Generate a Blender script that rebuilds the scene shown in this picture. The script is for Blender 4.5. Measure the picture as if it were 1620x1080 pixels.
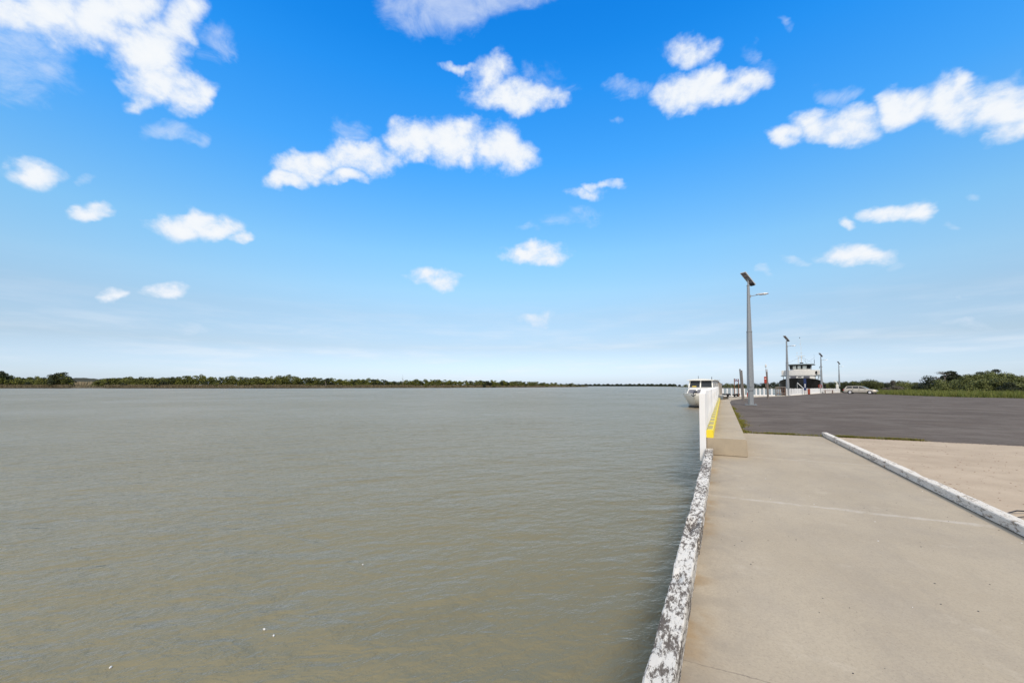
import bpy, bmesh, math, random
import numpy as np
from mathutils import Vector, Matrix
random.seed(7); rng = np.random.default_rng(7)
R = math.radians
for o in list(bpy.data.objects): bpy.data.objects.remove(o)
SC = bpy.context.scene
COL = SC.collection

# ------------------------------------------------------------------ camera
F = 640.0 / 1620.0 * 36.0
PHI = math.atan(333 / 640.0)          # the quay runs along +Y, the camera looks 27.5 degrees left of it
PITCH = math.atan(25 / 640.0)
cam_d = bpy.data.cameras.new('camera'); cam = bpy.data.objects.new('camera', cam_d); COL.objects.link(cam)
cam.location = (0, 0, 1.25)
cam.rotation_euler = (R(90) + PITCH, 0, PHI)
cam_d.lens = F; cam_d.sensor_width = 36; cam_d.shift_y = 45.3 / 1620
cam_d.clip_start = .05; cam_d.clip_end = 20000
SC.camera = cam

# ------------------------------------------------------------------ world
SUN_EL, SUN_AZ = 47, 152              # azimuth clockwise from +Y: behind the camera, to its right
W = bpy.data.worlds.new('World'); SC.world = W; W.use_nodes = True
nt = W.node_tree; N = nt.nodes; L = nt.links; N.clear()
def nd(t, **k):
    n = N.new(t)
    for a, b in k.items(): setattr(n, a, b)
    return n
def mth(op, a, b=None, c=None, clamp=False):
    n = nd('ShaderNodeMath', operation=op, use_clamp=clamp)
    for i, v in enumerate((a, b, c)):
        if v is None: continue
        if isinstance(v, (int, float)): n.inputs[i].default_value = v
        else: L.new(v, n.inputs[i])
    return n.outputs[0]
def vec(op, a, b=None, c=None):
    n = nd('ShaderNodeVectorMath', operation=op)
    for i, v in enumerate((a, b, c)):
        if v is None: continue
        if isinstance(v, tuple): n.inputs[i].default_value = v
        else: L.new(v, n.inputs[i])
    return n.outputs['Value'] if op in ('LENGTH', 'DOT_PRODUCT') else n.outputs[0]
def ss(v, a, b, lo=0., hi=1.):
    n = nd('ShaderNodeMapRange', interpolation_type='SMOOTHSTEP')
    L.new(v, n.inputs[0]); n.inputs[1].default_value = a; n.inputs[2].default_value = b
    n.inputs[3].default_value = lo; n.inputs[4].default_value = hi
    return n.outputs[0]
tc = nd('ShaderNodeTexCoord'); sep = nd('ShaderNodeSeparateXYZ'); L.new(tc.outputs['Generated'], sep.inputs[0])
az = mth('ARCTAN2', sep.outputs[0], sep.outputs[1]); el = mth('ARCSINE', sep.outputs[2])
sky = nd('ShaderNodeTexSky', sky_type='NISHITA', sun_disc=False, sun_elevation=R(SUN_EL), sun_rotation=R(SUN_AZ), dust_density=.6, air_density=1.0, ozone_density=2.0)
ramp = nd('ShaderNodeValToRGB'); L.new(mth('DIVIDE', el, R(60), clamp=True), ramp.inputs[0])
#GRADE
GRADE = [(0, (1.03, 1.235, 1.85)), (0.0869, (1.084, 1.075, 1.182)), (0.1584, (1.315, 1.344, 1.312)), (0.2146, (1.451, 1.683, 1.599)), (0.2966, (1.349, 1.976, 1.984)), (0.3874, (0.974, 2.035, 2.416)), (0.4836, (0.558, 2.032, 2.874)), (0.6209, (0.228, 1.914, 3.191)), (0.6764, (0.135, 1.778, 3.168)), (0.7272, (0.096, 1.686, 3.152))]
#ENDGRADE
el_ = ramp.color_ramp.elements
for i, (p, c) in enumerate(GRADE):
    e = el_[i] if i < 2 else el_.new(p)
    e.position = p; e.color = (*c, 1)
skc = vec('MULTIPLY', vec('MULTIPLY', sky.outputs[0], ramp.outputs[0]), (1., 1., 1.))
cmb = nd('ShaderNodeCombineXYZ'); L.new(az, cmb.inputs[0]); L.new(el, cmb.inputs[1]); cmb.inputs[2].default_value = 1
def noise(v, sc, det=5, rough=.55, dist=0):
    n = nd('ShaderNodeTexNoise'); n.inputs['Scale'].default_value = sc; n.inputs['Detail'].default_value = det
    n.inputs['Roughness'].default_value = rough; n.inputs['Distortion'].default_value = dist
    L.new(v, n.inputs['Vector']); return n
na = noise(vec('MULTIPLY', tc.outputs['Generated'], (1, 1, 1.4)), 13, 4, .5)
warp = vec('MULTIPLY_ADD', vec('SUBTRACT', na.outputs['Color'], (.5, .5, .5)), (.10, .065, 0), cmb.outputs[0])
CLOUDS = [(-1.375, 0.542, 0.075, 0.0458, 0.546, 1), (-1.298, 0.566, 0.0819, 0.0518, 0.478, 1), (-1.228, 0.56, 0.0613, 0.0525, 0.415, 1), (-1.213, 0.523, 0.054, 0.0393, 0.388, 1), (-1.174, 0.518, 0.0428, 0.0371, 0.357, 1), (-1.184, 0.612, 0.0442, 0.0545, 0.398, 1), (-1.263, 0.603, 0.0639, 0.0389, 0.463, 1), (-1.242, 0.481, 0.0247, 0.0145, 0.392, 0.6), (-0.536, 0.675, 0.0534, 0.0297, 0.027, 0.75), (-0.6, 0.676, 0.0528, 0.0098, 0.059, 0.55), (-0.48, 0.634, 0.1284, 0.0336, -0.0, 1), (-0.396, 0.633, 0.0624, 0.021, -0.04, 0.8), (-0.994, 0.426, 0.0402, 0.0194, 0.212, 0.9), (-0.939, 0.462, 0.0829, 0.0343, 0.196, 1), (-0.846, 0.493, 0.098, 0.0416, 0.158, 1), (-0.73, 0.541, 0.0734, 0.0479, 0.112, 1), (-0.631, 0.547, 0.1099, 0.0578, 0.067, 1), (-0.595, 0.576, 0.0433, 0.0292, 0.053, 1), (-0.504, 0.534, 0.0874, 0.0522, 0.01, 1), (-0.879, 0.445, 0.053, 0.0167, 0.164, 0.9), (-1.362, 0.33, 0.0392, 0.0251, 0.372, 0.95), (-1.288, 0.291, 0.0357, 0.0159, 0.287, 0.9), (-1.169, 0.299, 0.0574, 0.0287, 0.231, 1), (-1.138, 0.302, 0.0584, 0.0271, 0.219, 1), (-1.086, 0.295, 0.0231, 0.013, 0.193, 0.7), (-1.201, 0.176, 0.0401, 0.0192, 0.151, 0.85), (-1.26, 0.16, 0.0187, 0.0129, 0.156, 0.75), (-0.667, 0.256, 0.0686, 0.0244, 0.046, 0.75), (-0.424, 0.316, 0.0894, 0.0297, -0.016, 1), (-0.423, 0.164, 0.043, 0.0196, -0.009, 0.6), (-0.299, 0.445, 0.0513, 0.014, -0.071, 0.65), (-0.256, 0.457, 0.0504, 0.0112, -0.09, 0.65), (-0.017, 0.597, 0.116, 0.0316, -0.228, 1), (0.069, 0.586, 0.0528, 0.0248, -0.281, 1), (-0.084, 0.598, 0.067, 0.0264, -0.194, 0.9), (-0.053, 0.659, 0.0628, 0.0295, -0.219, 0.75), (-0.044, 0.585, 0.0336, 0.0264, -0.214, 0.8), (0.128, 0.475, 0.0444, 0.0227, -0.282, 0.95), (0.176, 0.482, 0.0612, 0.0337, -0.314, 1), (0.235, 0.465, 0.0556, 0.0326, -0.347, 1), (0.209, 0.449, 0.0561, 0.0199, -0.321, 0.9), (0.303, 0.469, 0.0396, 0.036, -0.4, 1), (0.357, 0.446, 0.051, 0.0416, -0.43, 1), (0.371, 0.462, 0.0192, 0.0253, -0.455, 1), (0.417, 0.411, 0.0405, 0.04, -0.457, 1), (0.447, 0.401, 0.0398, 0.0484, -0.477, 1), (0.277, 0.306, 0.0494, 0.0207, -0.271, 0.95), (0.312, 0.295, 0.0246, 0.0202, -0.281, 0.9), (0.219, 0.303, 0.0237, 0.0142, -0.239, 0.85), (0.227, 0.245, 0.052, 0.0223, -0.2, 0.95)]
WISPS = [(-1.372, 0.468, 0.0751, 0.0479, 0.495, 1), (-1.379, 0.497, 0.0739, 0.0462, 0.523, 1), (-0.687, 0.756, 0.151, 0.0469, 0.103, 1.25), (-0.625, 0.775, 0.1696, 0.0417, 0.071, 1.3), (-0.464, 0.78, 0.173, 0.0234, -0.008, 0.9), (-0.423, 0.669, 0.0471, 0.022, -0.027, 0.6), (-0.392, 0.655, 0.078, 0.0305, -0.043, 0.6), (-0.877, 0.537, 0.0533, 0.0218, 0.184, 0.8), (-1.197, 0.454, 0.0481, 0.0193, 0.343, 0.8), (-1.145, 0.462, 0.0136, 0.0161, 0.312, 0.6), (-0.435, 0.384, 0.0403, 0.0149, -0.015, 0.7), (-0.33, 0.397, 0.091, 0.0239, -0.053, 0.6), (-0.191, 0.625, 0.0665, 0.0163, -0.14, 0.8), (0.064, 0.63, 0.0185, 0.0199, -0.288, 0.6), (0.098, 0.598, 0.0332, 0.0185, -0.303, 0.5), (0.211, 0.519, 0.0374, 0.0204, -0.356, 0.9), (0.146, 0.252, 0.0265, 0.0119, -0.174, 0.8), (0.078, 0.237, 0.0201, 0.0137, -0.142, 0.8), (0.383, 0.299, 0.0145, 0.0093, -0.329, 0.7), (0.37, 0.102, 0.0295, 0.007, -0.116, 0.7), (0.279, 0.217, 0.0212, 0.0108, -0.199, 0.5), (0.358, 0.262, 0.0097, 0.0068, -0.278, 0.6), (0.372, 0.152, 0.008, 0.005, -0.17, 0.6), (-1.155, 0.102, 0.0563, 0.0107, 0.08, 0.5), (-0.933, 0.127, 0.087, 0.0123, 0.06, 0.4), (-1.129, 0.607, 0.0402, 0.0347, 0.355, 0.7), (-0.067, 0.029, 0.018, 0.0126, -0.013, 0.8), (-0.214, 0.58, 0.0205, 0.0109, -0.125, 0.6), (-1.298, 0.342, 0.0175, 0.0115, 0.337, 0.6), (0.122, 0.645, 0.0172, 0.0085, -0.33, 0.6)]
def mask(lst, p):
    acc = None
    for (a, e, rx, ry, k, s) in lst:   # azimuth, elevation, half sizes, slant, strength
        u = vec('DOT_PRODUCT', p, (1 / rx, 0, -a / rx)); w = vec('DOT_PRODUCT', p, (-k / ry, 1 / ry, (k * a - e) / ry))
        m = mth('MULTIPLY_ADD', mth('MULTIPLY_ADD', u, u, mth('MULTIPLY', w, w)), -s, s)
        acc = m if acc is None else mth('SMOOTH_MAX', acc, m, .3)
    return acc
nb = noise(vec('MULTIPLY', tc.outputs['Generated'], (1, 1, 1.3)), 22, 10, .62, .15)
nbf = mth('SUBTRACT', nb.outputs[0], .5)
m1 = mask(CLOUDS, warp)
d1 = mth('MULTIPLY_ADD', nbf, 1.9, m1)
a1 = mth('POWER', ss(d1, -.14, 1.0), 1.15)
nc = noise(vec('MULTIPLY', tc.outputs['Generated'], (1, 1, 1.8)), 14, 9, .66, .6)
d2 = mth('MULTIPLY_ADD', mth('SUBTRACT', nc.outputs[0], .5), 2.6, mask(WISPS, warp))
a2 = mth('MULTIPLY', ss(d2, .0, 1.7), .62)
# thin veil low over the horizon
nv = noise(vec('MULTIPLY', cmb.outputs[0], (1, 7, 1)), 5, 6, .6)
a3 = mth('MULTIPLY', mth('MULTIPLY', ss(nv.outputs[0], .42, .70), ss(el, R(14), R(3))), .34)
# unseen cloud added overhead and behind to keep the ambient light soft and neutral
no = noise(tc.outputs['Generated'], 2.2, 6, .6)
hid = mth('MAXIMUM', ss(el, R(46), R(58)), ss(mth('ABSOLUTE', mth('ADD', az, PHI)), R(62), R(90)))
a4 = mth('MULTIPLY', mth('MULTIPLY', hid, ss(el, R(-2), R(12))), ss(no.outputs[0], .30, .5, .86, 1.0))
alpha = mth('MAXIMUM', mth('MAXIMUM', a1, a2), mth('MAXIMUM', a3, a4))
shade = nd('ShaderNodeMixRGB'); L.new(ss(mth('MAXIMUM', d1, mth('MULTIPLY', a3, 3.0)), .3, 1.45), shade.inputs[0])
shade.inputs[1].default_value = (7.4, 8.1, 9.1, 1); shade.inputs[2].default_value = (8.8, 9.0, 9.2, 1)
mix = nd('ShaderNodeMixRGB'); L.new(alpha, mix.inputs[0]); L.new(skc, mix.inputs[1]); L.new(shade.outputs[0], mix.inputs[2])
bg = nd('ShaderNodeBackground'); bg.inputs[1].default_value = .09; L.new(mix.outputs[0], bg.inputs[0])
wo = nd('ShaderNodeOutputWorld'); L.new(bg.outputs[0], wo.inputs[0])

# ------------------------------------------------------------------ sun
sd = bpy.data.lights.new('sun', 'SUN'); sd.energy = 2.5; sd.angle = R(16); sd.color = (1, .88, .74)
sun = bpy.data.objects.new('sun', sd); COL.objects.link(sun)
sv = Vector((math.sin(R(SUN_AZ)) * math.cos(R(SUN_EL)), math.cos(R(SUN_AZ)) * math.cos(R(SUN_EL)), math.sin(R(SUN_EL))))
sun.rotation_euler = sv.to_track_quat('Z', 'Y').to_euler(); sun.location = sv * 60
SC.view_settings.view_transform = 'Standard'; SC.view_settings.look = 'None'
SC.view_settings.exposure = 0.25; SC.view_settings.gamma = 1; SC.view_settings.use_curve_mapping = False
SC.cycles.max_bounces = 6; SC.cycles.use_denoising = True

# ------------------------------------------------------------------ helpers
def gz(y): return -0.0037 * (min(max(y, 35), 200) - 35)
def at(px, Z):
    X = (px - 810) / 640 * Z
    return X * math.cos(PHI) - Z * math.sin(PHI), X * math.sin(PHI) + Z * math.cos(PHI)
def ztop(py, Z): return 1.25 + (610.3 - py) * Z / 640

class MB:
    def __init__(s): s.v = []; s.f = []
    def box(s, x0, x1, y0, y1, z0, z1):
        b = len(s.v)
        s.v += [(x0, y0, z0), (x1, y0, z0), (x1, y1, z0), (x0, y1, z0), (x0, y0, z1), (x1, y0, z1), (x1, y1, z1), (x0, y1, z1)]
        s.f += [tuple(b + i for i in q) for q in ((3, 2, 1, 0), (4, 5, 6, 7), (0, 1, 5, 4), (1, 2, 6, 5), (2, 3, 7, 6), (3, 0, 4, 7))]
        return s
    def hexa(s, pts):
        b = len(s.v); s.v += [tuple(p) for p in pts]
        s.f += [tuple(b + i for i in q) for q in ((3, 2, 1, 0), (4, 5, 6, 7), (0, 1, 5, 4), (1, 2, 6, 5), (2, 3, 7, 6), (3, 0, 4, 7))]
        return s
    def tube(s, pts, rad, n=8, cap=True):
        pts = [Vector(p) for p in pts]
        if isinstance(rad, (int, float)): rad = [rad] * len(pts)
        b = len(s.v)
        for i, p in enumerate(pts):
            d = (pts[min(i + 1, len(pts) - 1)] - pts[max(i - 1, 0)]).normalized()
            u = d.cross(Vector((0, 0, 1))) if abs(d.z) < .95 else d.cross(Vector((0, 1, 0)))
            u.normalize(); w = d.cross(u)
            for k in range(n):
                a = 2 * math.pi * (k + .5) / n
                s.v.append(tuple(p + (u * math.cos(a) + w * math.sin(a)) * rad[i]))
        for i in range(len(pts) - 1):
            for k in range(n):
                k2 = (k + 1) % n
                s.f.append((b + i * n + k, b + i * n + k2, b + (i + 1) * n + k2, b + (i + 1) * n + k))
        if cap:
            s.f.append(tuple(b + k for k in range(n))[::-1]); e = b + (len(pts) - 1) * n
            s.f.append(tuple(e + k for k in range(n)))
        return s
    def prism(s, poly, axis, a, c):
        """extrude a 2D polygon along an axis from a to c; the 2D coordinates fill the other two axes in order"""
        def pt(p, t):
            q = list(p); q.insert(axis, t); return tuple(q)
        b = len(s.v); n = len(poly)
        s.v += [pt(p, a) for p in poly] + [pt(p, c) for p in poly]
        s.f += [tuple(range(b, b + n)), tuple(range(b + 2 * n - 1, b + n - 1, -1))]
        s.f += [(b + i, b + n + i, b + n + (i + 1) % n, b + (i + 1) % n) for i in range(n)]
        return s
    def loft(s, rings, closed=False, caps=True):
        b = len(s.v); n = len(rings[0])
        for r in rings: s.v += [tuple(p) for p in r]
        m = n if closed else n - 1
        for i in range(len(rings) - 1):
            for k in range(m):
                k2 = (k + 1) % n
                s.f.append((b + i * n + k, b + i * n + k2, b + (i + 1) * n + k2, b + (i + 1) * n + k))
        if caps:
            s.f.append(tuple(b + k for k in range(n))); e = b + (len(rings) - 1) * n
            s.f.append(tuple(e + k for k in range(n))[::-1])
        return s
    def build(s, name, m, parent=None, bevel=0, smooth=False, fixn=True):
        me = bpy.data.meshes.new(name); me.from_pydata(s.v, [], s.f); me.update()
        if fixn or bevel:
            bm = bmesh.new(); bm.from_mesh(me)
            bmesh.ops.remove_doubles(bm, verts=bm.verts, dist=1e-5)
            bmesh.ops.recalc_face_normals(bm, faces=bm.faces)
            if bevel: bmesh.ops.bevel(bm, geom=list(bm.edges), offset=bevel, segments=2, affect='EDGES', clamp_overlap=True)
            bm.to_mesh(me); bm.free()
        if smooth: me.polygons.foreach_set('use_smooth', [True] * len(me.polygons))
        me.materials.append(m)
        o = bpy.data.objects.new(name, me); COL.objects.link(o)
        if parent is not None: o.parent = parent
        return o
def quads(name, V, Q, m, parent=None):
    me = bpy.data.meshes.new(name); k = Q.shape[1]
    me.vertices.add(len(V)); me.vertices.foreach_set('co', np.asarray(V, np.float32).ravel())
    me.loops.add(Q.size); me.loops.foreach_set('vertex_index', Q.astype(np.int32).ravel())
    me.polygons.add(len(Q)); me.polygons.foreach_set('loop_start', np.arange(0, Q.size, k, dtype=np.int32))
    me.update(calc_edges=True); me.materials.append(m)
    o = bpy.data.objects.new(name, me); COL.objects.link(o)
    if parent is not None: o.parent = parent
    return o
def tag(o, label=None, cat=None, group=None, kind=None):
    if label: o['label'] = label
    if cat: o['category'] = cat
    if group: o['group'] = group
    if kind: o['kind'] = kind
    return o
def thing(name, loc, label, cat, group=None, rz=0):
    o = bpy.data.objects.new(name, None); COL.objects.link(o); o.location = loc; o.rotation_euler = (0, 0, rz)
    o.empty_display_size = .3
    return tag(o, label, cat, group)
def copy_tree(o, parent=None):
    c = o.copy(); COL.objects.link(c)
    if parent is not None: c.parent = parent
    for ch in o.children: copy_tree(ch, c)
    return c

# ------------------------------------------------------------------ materials
class MT:
    def __init__(s, name, rough=.6, metal=0, spec=.5):
        s.m = bpy.data.materials.new(name); s.m.use_nodes = True
        s.t = s.m.node_tree; s.n = s.t.nodes; s.l = s.t.links
        s.b = s.n['Principled BSDF']; s.b.inputs['Roughness'].default_value = rough
        s.b.inputs['Metallic'].default_value = metal; s.b.inputs['Specular IOR Level'].default_value = spec
        s.tc = s.n.new('ShaderNodeTexCoord').outputs['Object']
    def node(s, t, **k):
        n = s.n.new(t)
        for a, b in k.items(): setattr(n, a, b)
        return n
    def map(s, scale=(1, 1, 1), rot=(0, 0, 0), src=None):
        n = s.node('ShaderNodeMapping'); n.inputs['Scale'].default_value = scale; n.inputs['Rotation'].default_value = rot
        s.l.new(src or s.tc, n.inputs[0]); return n.outputs[0]
    def noise(s, scale, det=4, rough=.55, v=None, dist=0):
        n = s.node('ShaderNodeTexNoise'); n.inputs['Scale'].default_value = scale; n.inputs['Detail'].default_value = det
        n.inputs['Roughness'].default_value = rough; n.inputs['Distortion'].default_value = dist
        s.l.new(v or s.tc, n.inputs['Vector']); return n.outputs[0]
    def step(s, v, a, b, lo=0., hi=1.):
        n = s.node('ShaderNodeMapRange', interpolation_type='SMOOTHSTEP'); s.l.new(v, n.inputs[0])
        for i, q in enumerate((a, b, lo, hi)): n.inputs[i + 1].default_value = q
        return n.outputs[0]
    def mix(s, f, a, b, mode='MIX'):
        n = s.node('ShaderNodeMixRGB', blend_type=mode)
        for i, q in enumerate((f, a, b)):
            if isinstance(q, (int, float)): n.inputs[i].default_value = q
            elif isinstance(q, tuple): n.inputs[i].default_value = (*q, 1)
            else: s.l.new(q, n.inputs[i])
        return n.outputs[0]
    def math(s, op, a, b=None):
        n = s.node('ShaderNodeMath', operation=op)
        for i, q in enumerate((a, b)):
            if q is None: continue
            if isinstance(q, (int, float)): n.inputs[i].default_value = q
            else: s.l.new(q, n.inputs[i])
        return n.outputs[0]
    def xyz(s):
        n = s.node('ShaderNodeSeparateXYZ'); s.l.new(s.tc, n.inputs[0]); return n.outputs
    def col(s, c):
        if isinstance(c, tuple): s.b.inputs['Base Color'].default_value = (*c, 1)
        else: s.l.new(c, s.b.inputs['Base Color'])
        return s
    def bump(s, h, strength=.3, dist=.01):
        n = s.node('ShaderNodeBump'); n.inputs['Strength'].default_value = strength; n.inputs['Distance'].default_value = dist
        s.l.new(h, n.inputs['Height']); s.l.new(n.outputs[0], s.b.inputs['Normal']); return s
def simple(name, c, rough=.6, metal=0, var=.12, scale=6, spec=.4):
    t = MT(name, rough, metal, spec)
    c2 = tuple(max(0, x * (1 - var * 2)) for x in c)
    t.col(t.mix(t.noise(scale, 5, .65), c2, tuple(min(1, x * (1 + var)) for x in c))); return t.m

def m_concrete():
    t = MT('concrete', .85, 0, .25)
    big = t.step(t.noise(.55, 5, .6), .3, .7); c = t.mix(big, (.392, .326, .236), (.462, .390, .288))
    x, y, z = t.xyz()
    patch = t.step(t.noise(1.7, 6, .65, t.map((1, .6, 1))), .42, .68); c = t.mix(t.math('MULTIPLY', patch, .35), c, (.33, .285, .23))
    c = t.mix(t.math('MULTIPLY', t.step(t.noise(75, 5, .85), .38, .72), .42), c, (.25, .205, .155))
    c = t.mix(t.math('MULTIPLY', t.step(t.noise(5, 7, .75, t.map((1, .35, 1))), .50, .72), .28), c, (.29, .245, .19))
    c = t.mix(t.math('MULTIPLY', t.step(t.noise(2.4, 6, .7), .55, .75), .35), c, (.56, .49, .39))
    c = t.mix(t.math('MULTIPLY', t.step(t.noise(140, 2, .6), .66, .72), .6), c, (.16, .13, .11))
    c = t.mix(t.math('MULTIPLY', t.step(t.noise(9, 4, .7), .70, .76), .35), c, (.58, .52, .44))
    # pale smeared joints every 3.1 m
    wob = t.math('MULTIPLY', t.math('SUBTRACT', t.noise(2.5, 8, .75), .5), .16)
    for j, w, s_ in ((8.3, .04, .42), (5.2, .06, .5)):
        dd = t.math('ABSOLUTE', t.math('ADD', t.math('SUBTRACT', y, j), wob))
        m = t.math('MULTIPLY', t.step(dd, w, w * .25), t.step(t.noise(7, 6, .75), .38, .62, .05, s_))
        c = t.mix(m, c, (.56, .51, .44))
    # hairline crack
    wob2 = t.math('MULTIPLY', t.math('SUBTRACT', t.noise(1.6, 8, .7), .5), .12)
    dd = t.math('ABSOLUTE', t.math('ADD', t.math('ADD', t.math('SUBTRACT', y, 2.05), t.math('MULTIPLY', x, -.06)), wob2))
    c = t.mix(t.math('MULTIPLY', t.step(dd, .004, .0015), .55), c, (.12, .10, .085))
    # orange lichen stain beside the kerb timber
    st = t.math('MULTIPLY', t.step(x, -.02, -.17), t.step(t.noise(1.6, 4, .7), .45, .62)); c = t.mix(t.math('MULTIPLY', st, .6), c, (.30, .19, .08))
    st = t.math('MULTIPLY', t.step(x, .25, -.15), t.step(t.noise(3.5, 5, .7), .35, .7)); c = t.mix(t.math('MULTIPLY', st, .45), c, (.24, .21, .17))
    t.col(c); t.bump(t.noise(90, 5, .7), .35, .004); return t.m
def m_sandy():
    t = MT('sandy_concrete', .9, 0, .2)
    c = t.mix(t.step(t.noise(.9, 5, .65), .3, .7), (.40, .312, .222), (.50, .40, .29))
    c = t.mix(t.math('MULTIPLY', t.step(t.noise(50, 3, .7), .3, .75), .25), c, (.28, .22, .17))
    c = t.mix(t.math('MULTIPLY', t.step(t.noise(6, 6, .8, t.map((1, .5, 1))), .60, .68), .55), c, (.20, .14, .10))
    t.col(c); t.bump(t.noise(60, 5, .7), .4, .004); return t.m
def m_asphalt():
    t = MT('asphalt', .95, 0, .04)
    v = t.map((.22, .42, 1), (0, 0, R(35)))
    c = t.mix(t.step(t.noise(1, 6, .65, v), .2, .8), (.080, .064, .053), (.126, .102, .085))
    c = t.mix(t.math('MULTIPLY', t.step(t.noise(.45, 6, .75), .42, .62), .6), c, (.168, .146, .126))
    c = t.mix(t.math('MULTIPLY', t.step(t.noise(45, 4, .8), .40, .75), .55), c, (.22, .20, .19))
    c = t.mix(t.math('MULTIPLY', t.step(t.noise(1.3, 4, .8, t.map((.6, 1.6, 1))), .69, .72), .6), c, (.38, .35, .33))
    t.col(c); t.bump(t.noise(70, 4, .7), .6, .006); return t.m
def m_water():
    t = MT('river_water', .5, 0, 0)
    def rv(deg, sc): return t.map(sc, (0, 0, 0), t.map((1, 1, 1), (0, 0, R(deg))))
    c = t.mix(t.step(t.noise(.02, 4, .6), .35, .65), (.184, .166, .102), (.210, .191, .124))
    c = t.mix(t.math('MULTIPLY', t.step(t.noise(.9, 4, .6, rv(-46, (.3, 1.1, 1))), .48, .72), .28), c, (.152, .130, .070))
    x, y, z = t.xyz(); c = t.mix(t.math('MULTIPLY', t.step(x, -3.5, -.5), .10), c, (.12, .11, .07))  # darker beside the quay: weaker reflection there put into the water colour
    h = t.math('MULTIPLY', t.noise(.9, 3, .5, rv(-46, (.55, 1.1, 1)), .3), .95)
    h = t.math('ADD', h, t.math('MULTIPLY', t.noise(2.6, 4, .55, rv(-36, (.65, 1.3, 1)), .4), .36))
    h = t.math('ADD', h, t.math('MULTIPLY', t.noise(8, 4, .6, rv(-55, (.8, 1.2, 1)), .4), .15))
    h = t.math('MULTIPLY', h, t.step(t.noise(.06, 3, .6), .3, .7, .7, 1.2))
    bp = t.node('ShaderNodeBump'); bp.inputs['Strength'].default_value = 1; bp.inputs['Distance'].default_value = .25
    t.l.new(h, bp.inputs['Height'])
    df = t.node('ShaderNodeBsdfDiffuse'); t.l.new(c, df.inputs[0]); t.l.new(bp.outputs[0], df.inputs['Normal'])
    gl = t.node('ShaderNodeBsdfGlossy'); gl.inputs[0].default_value = (1, .80, .65, 1); gl.inputs['Roughness'].default_value = .30; t.l.new(bp.outputs[0], gl.inputs['Normal'])
    fr = t.node('ShaderNodeFresnel'); fr.inputs[0].default_value = 1.33; t.l.new(bp.outputs[0], fr.inputs['Normal'])
    mx = t.node('ShaderNodeMixShader'); t.l.new(t.math('MULTIPLY', fr.outputs[0], .86), mx.inputs[0]); t.l.new(df.outputs[0], mx.inputs[1]); t.l.new(gl.outputs[0], mx.inputs[2])
    t.l.new(mx.outputs[0], t.n['Material Output'].inputs[0]); return t.m
def m_oldpaint(name, thr=.5, base=(.082, .070, .060), paint=(.82, .78, .71), along=(1, .35, 1)):
    t = MT(name, .85, 0, .1)
    bare = t.mix(t.noise(30, 5, .7, t.map((4, .4, 4))), base, tuple(min(1, q * 2.6) for q in base))
    n1 = t.noise(36, 8, .85, t.map(along)); n2 = t.noise(2.3, 3, .6, t.map((1, 1, 1)))
    f = t.math('ADD', n1, t.math('MULTIPLY', t.math('SUBTRACT', n2, .5), .34))
    pc = t.mix(t.noise(40, 3, .6), tuple(q * .82 for q in paint), paint)
    c = t.mix(t.step(f, thr - .015, thr + .03), bare, pc)
    c = t.mix(t.math('MULTIPLY', t.step(t.noise(5, 5, .7), .66, .72), .85), c, (.33, .17, .05))
    t.col(c); t.bump(t.math('ADD', n1, t.math('MULTIPLY', f, .5)), .7, .012); return t.m
def m_yellow():
    t = MT('worn_yellow_paint', .55, 0, .4)
    x, y, z = t.xyz()
    fr = t.math('FRACT', t.math('ADD', y, .72))
    bar = t.math('MULTIPLY', t.step(fr, .10, .16), t.step(fr, .90, .84))
    mid = t.math('MULTIPLY', t.step(x, -.279, -.274), t.step(x, -.180, -.188))
    top = t.step(z, .440, .446)
    w = t.math('MULTIPLY', t.math('MULTIPLY', bar, mid), t.math('MULTIPLY', top, t.step(t.noise(22, 6, .75), .30, .42)))
    c = t.mix(t.noise(12, 5, .7), (.70, .54, .015), (.88, .72, .06))
    c = t.mix(w, c, t.mix(t.noise(30, 4, .7), (.33, .28, .10), (.52, .45, .18)))
    c = t.mix(t.step(t.noise(35, 5, .75), .68, .74), c, (.12, .10, .06))
    t.col(c); t.bump(t.noise(40, 4, .6), .3, .004); return t.m
def m_leaf(name, cols, rough=.6):
    t = MT(name, rough, 0, .25)
    g = t.node('ShaderNodeNewGeometry'); r = t.node('ShaderNodeValToRGB'); t.l.new(g.outputs['Random Per Island'], r.inputs[0])
    e = r.color_ramp.elements
    for i, c in enumerate(cols):
        q = e[i] if i < 2 else e.new(i / (len(cols) - 1))
        q.position = i / (len(cols) - 1); q.color = (*c, 1)
    oi = t.node('ShaderNodeObjectInfo')
    hs = t.node('ShaderNodeHueSaturation'); t.l.new(r.outputs[0], hs.inputs['Color'])
    mr = t.node('ShaderNodeMapRange'); t.l.new(oi.outputs['Random'], mr.inputs[0]); mr.inputs[3].default_value = .72; mr.inputs[4].default_value = 1.3
    t.l.new(mr.outputs[0], hs.inputs['Value'])
    t.l.new(hs.outputs[0], t.b.inputs['Base Color']); return t.m
def m_glass(name, c=(.03, .035, .04), rough=.08):
    t = MT(name, rough, 0, .35); t.col(c); return t.m

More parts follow.
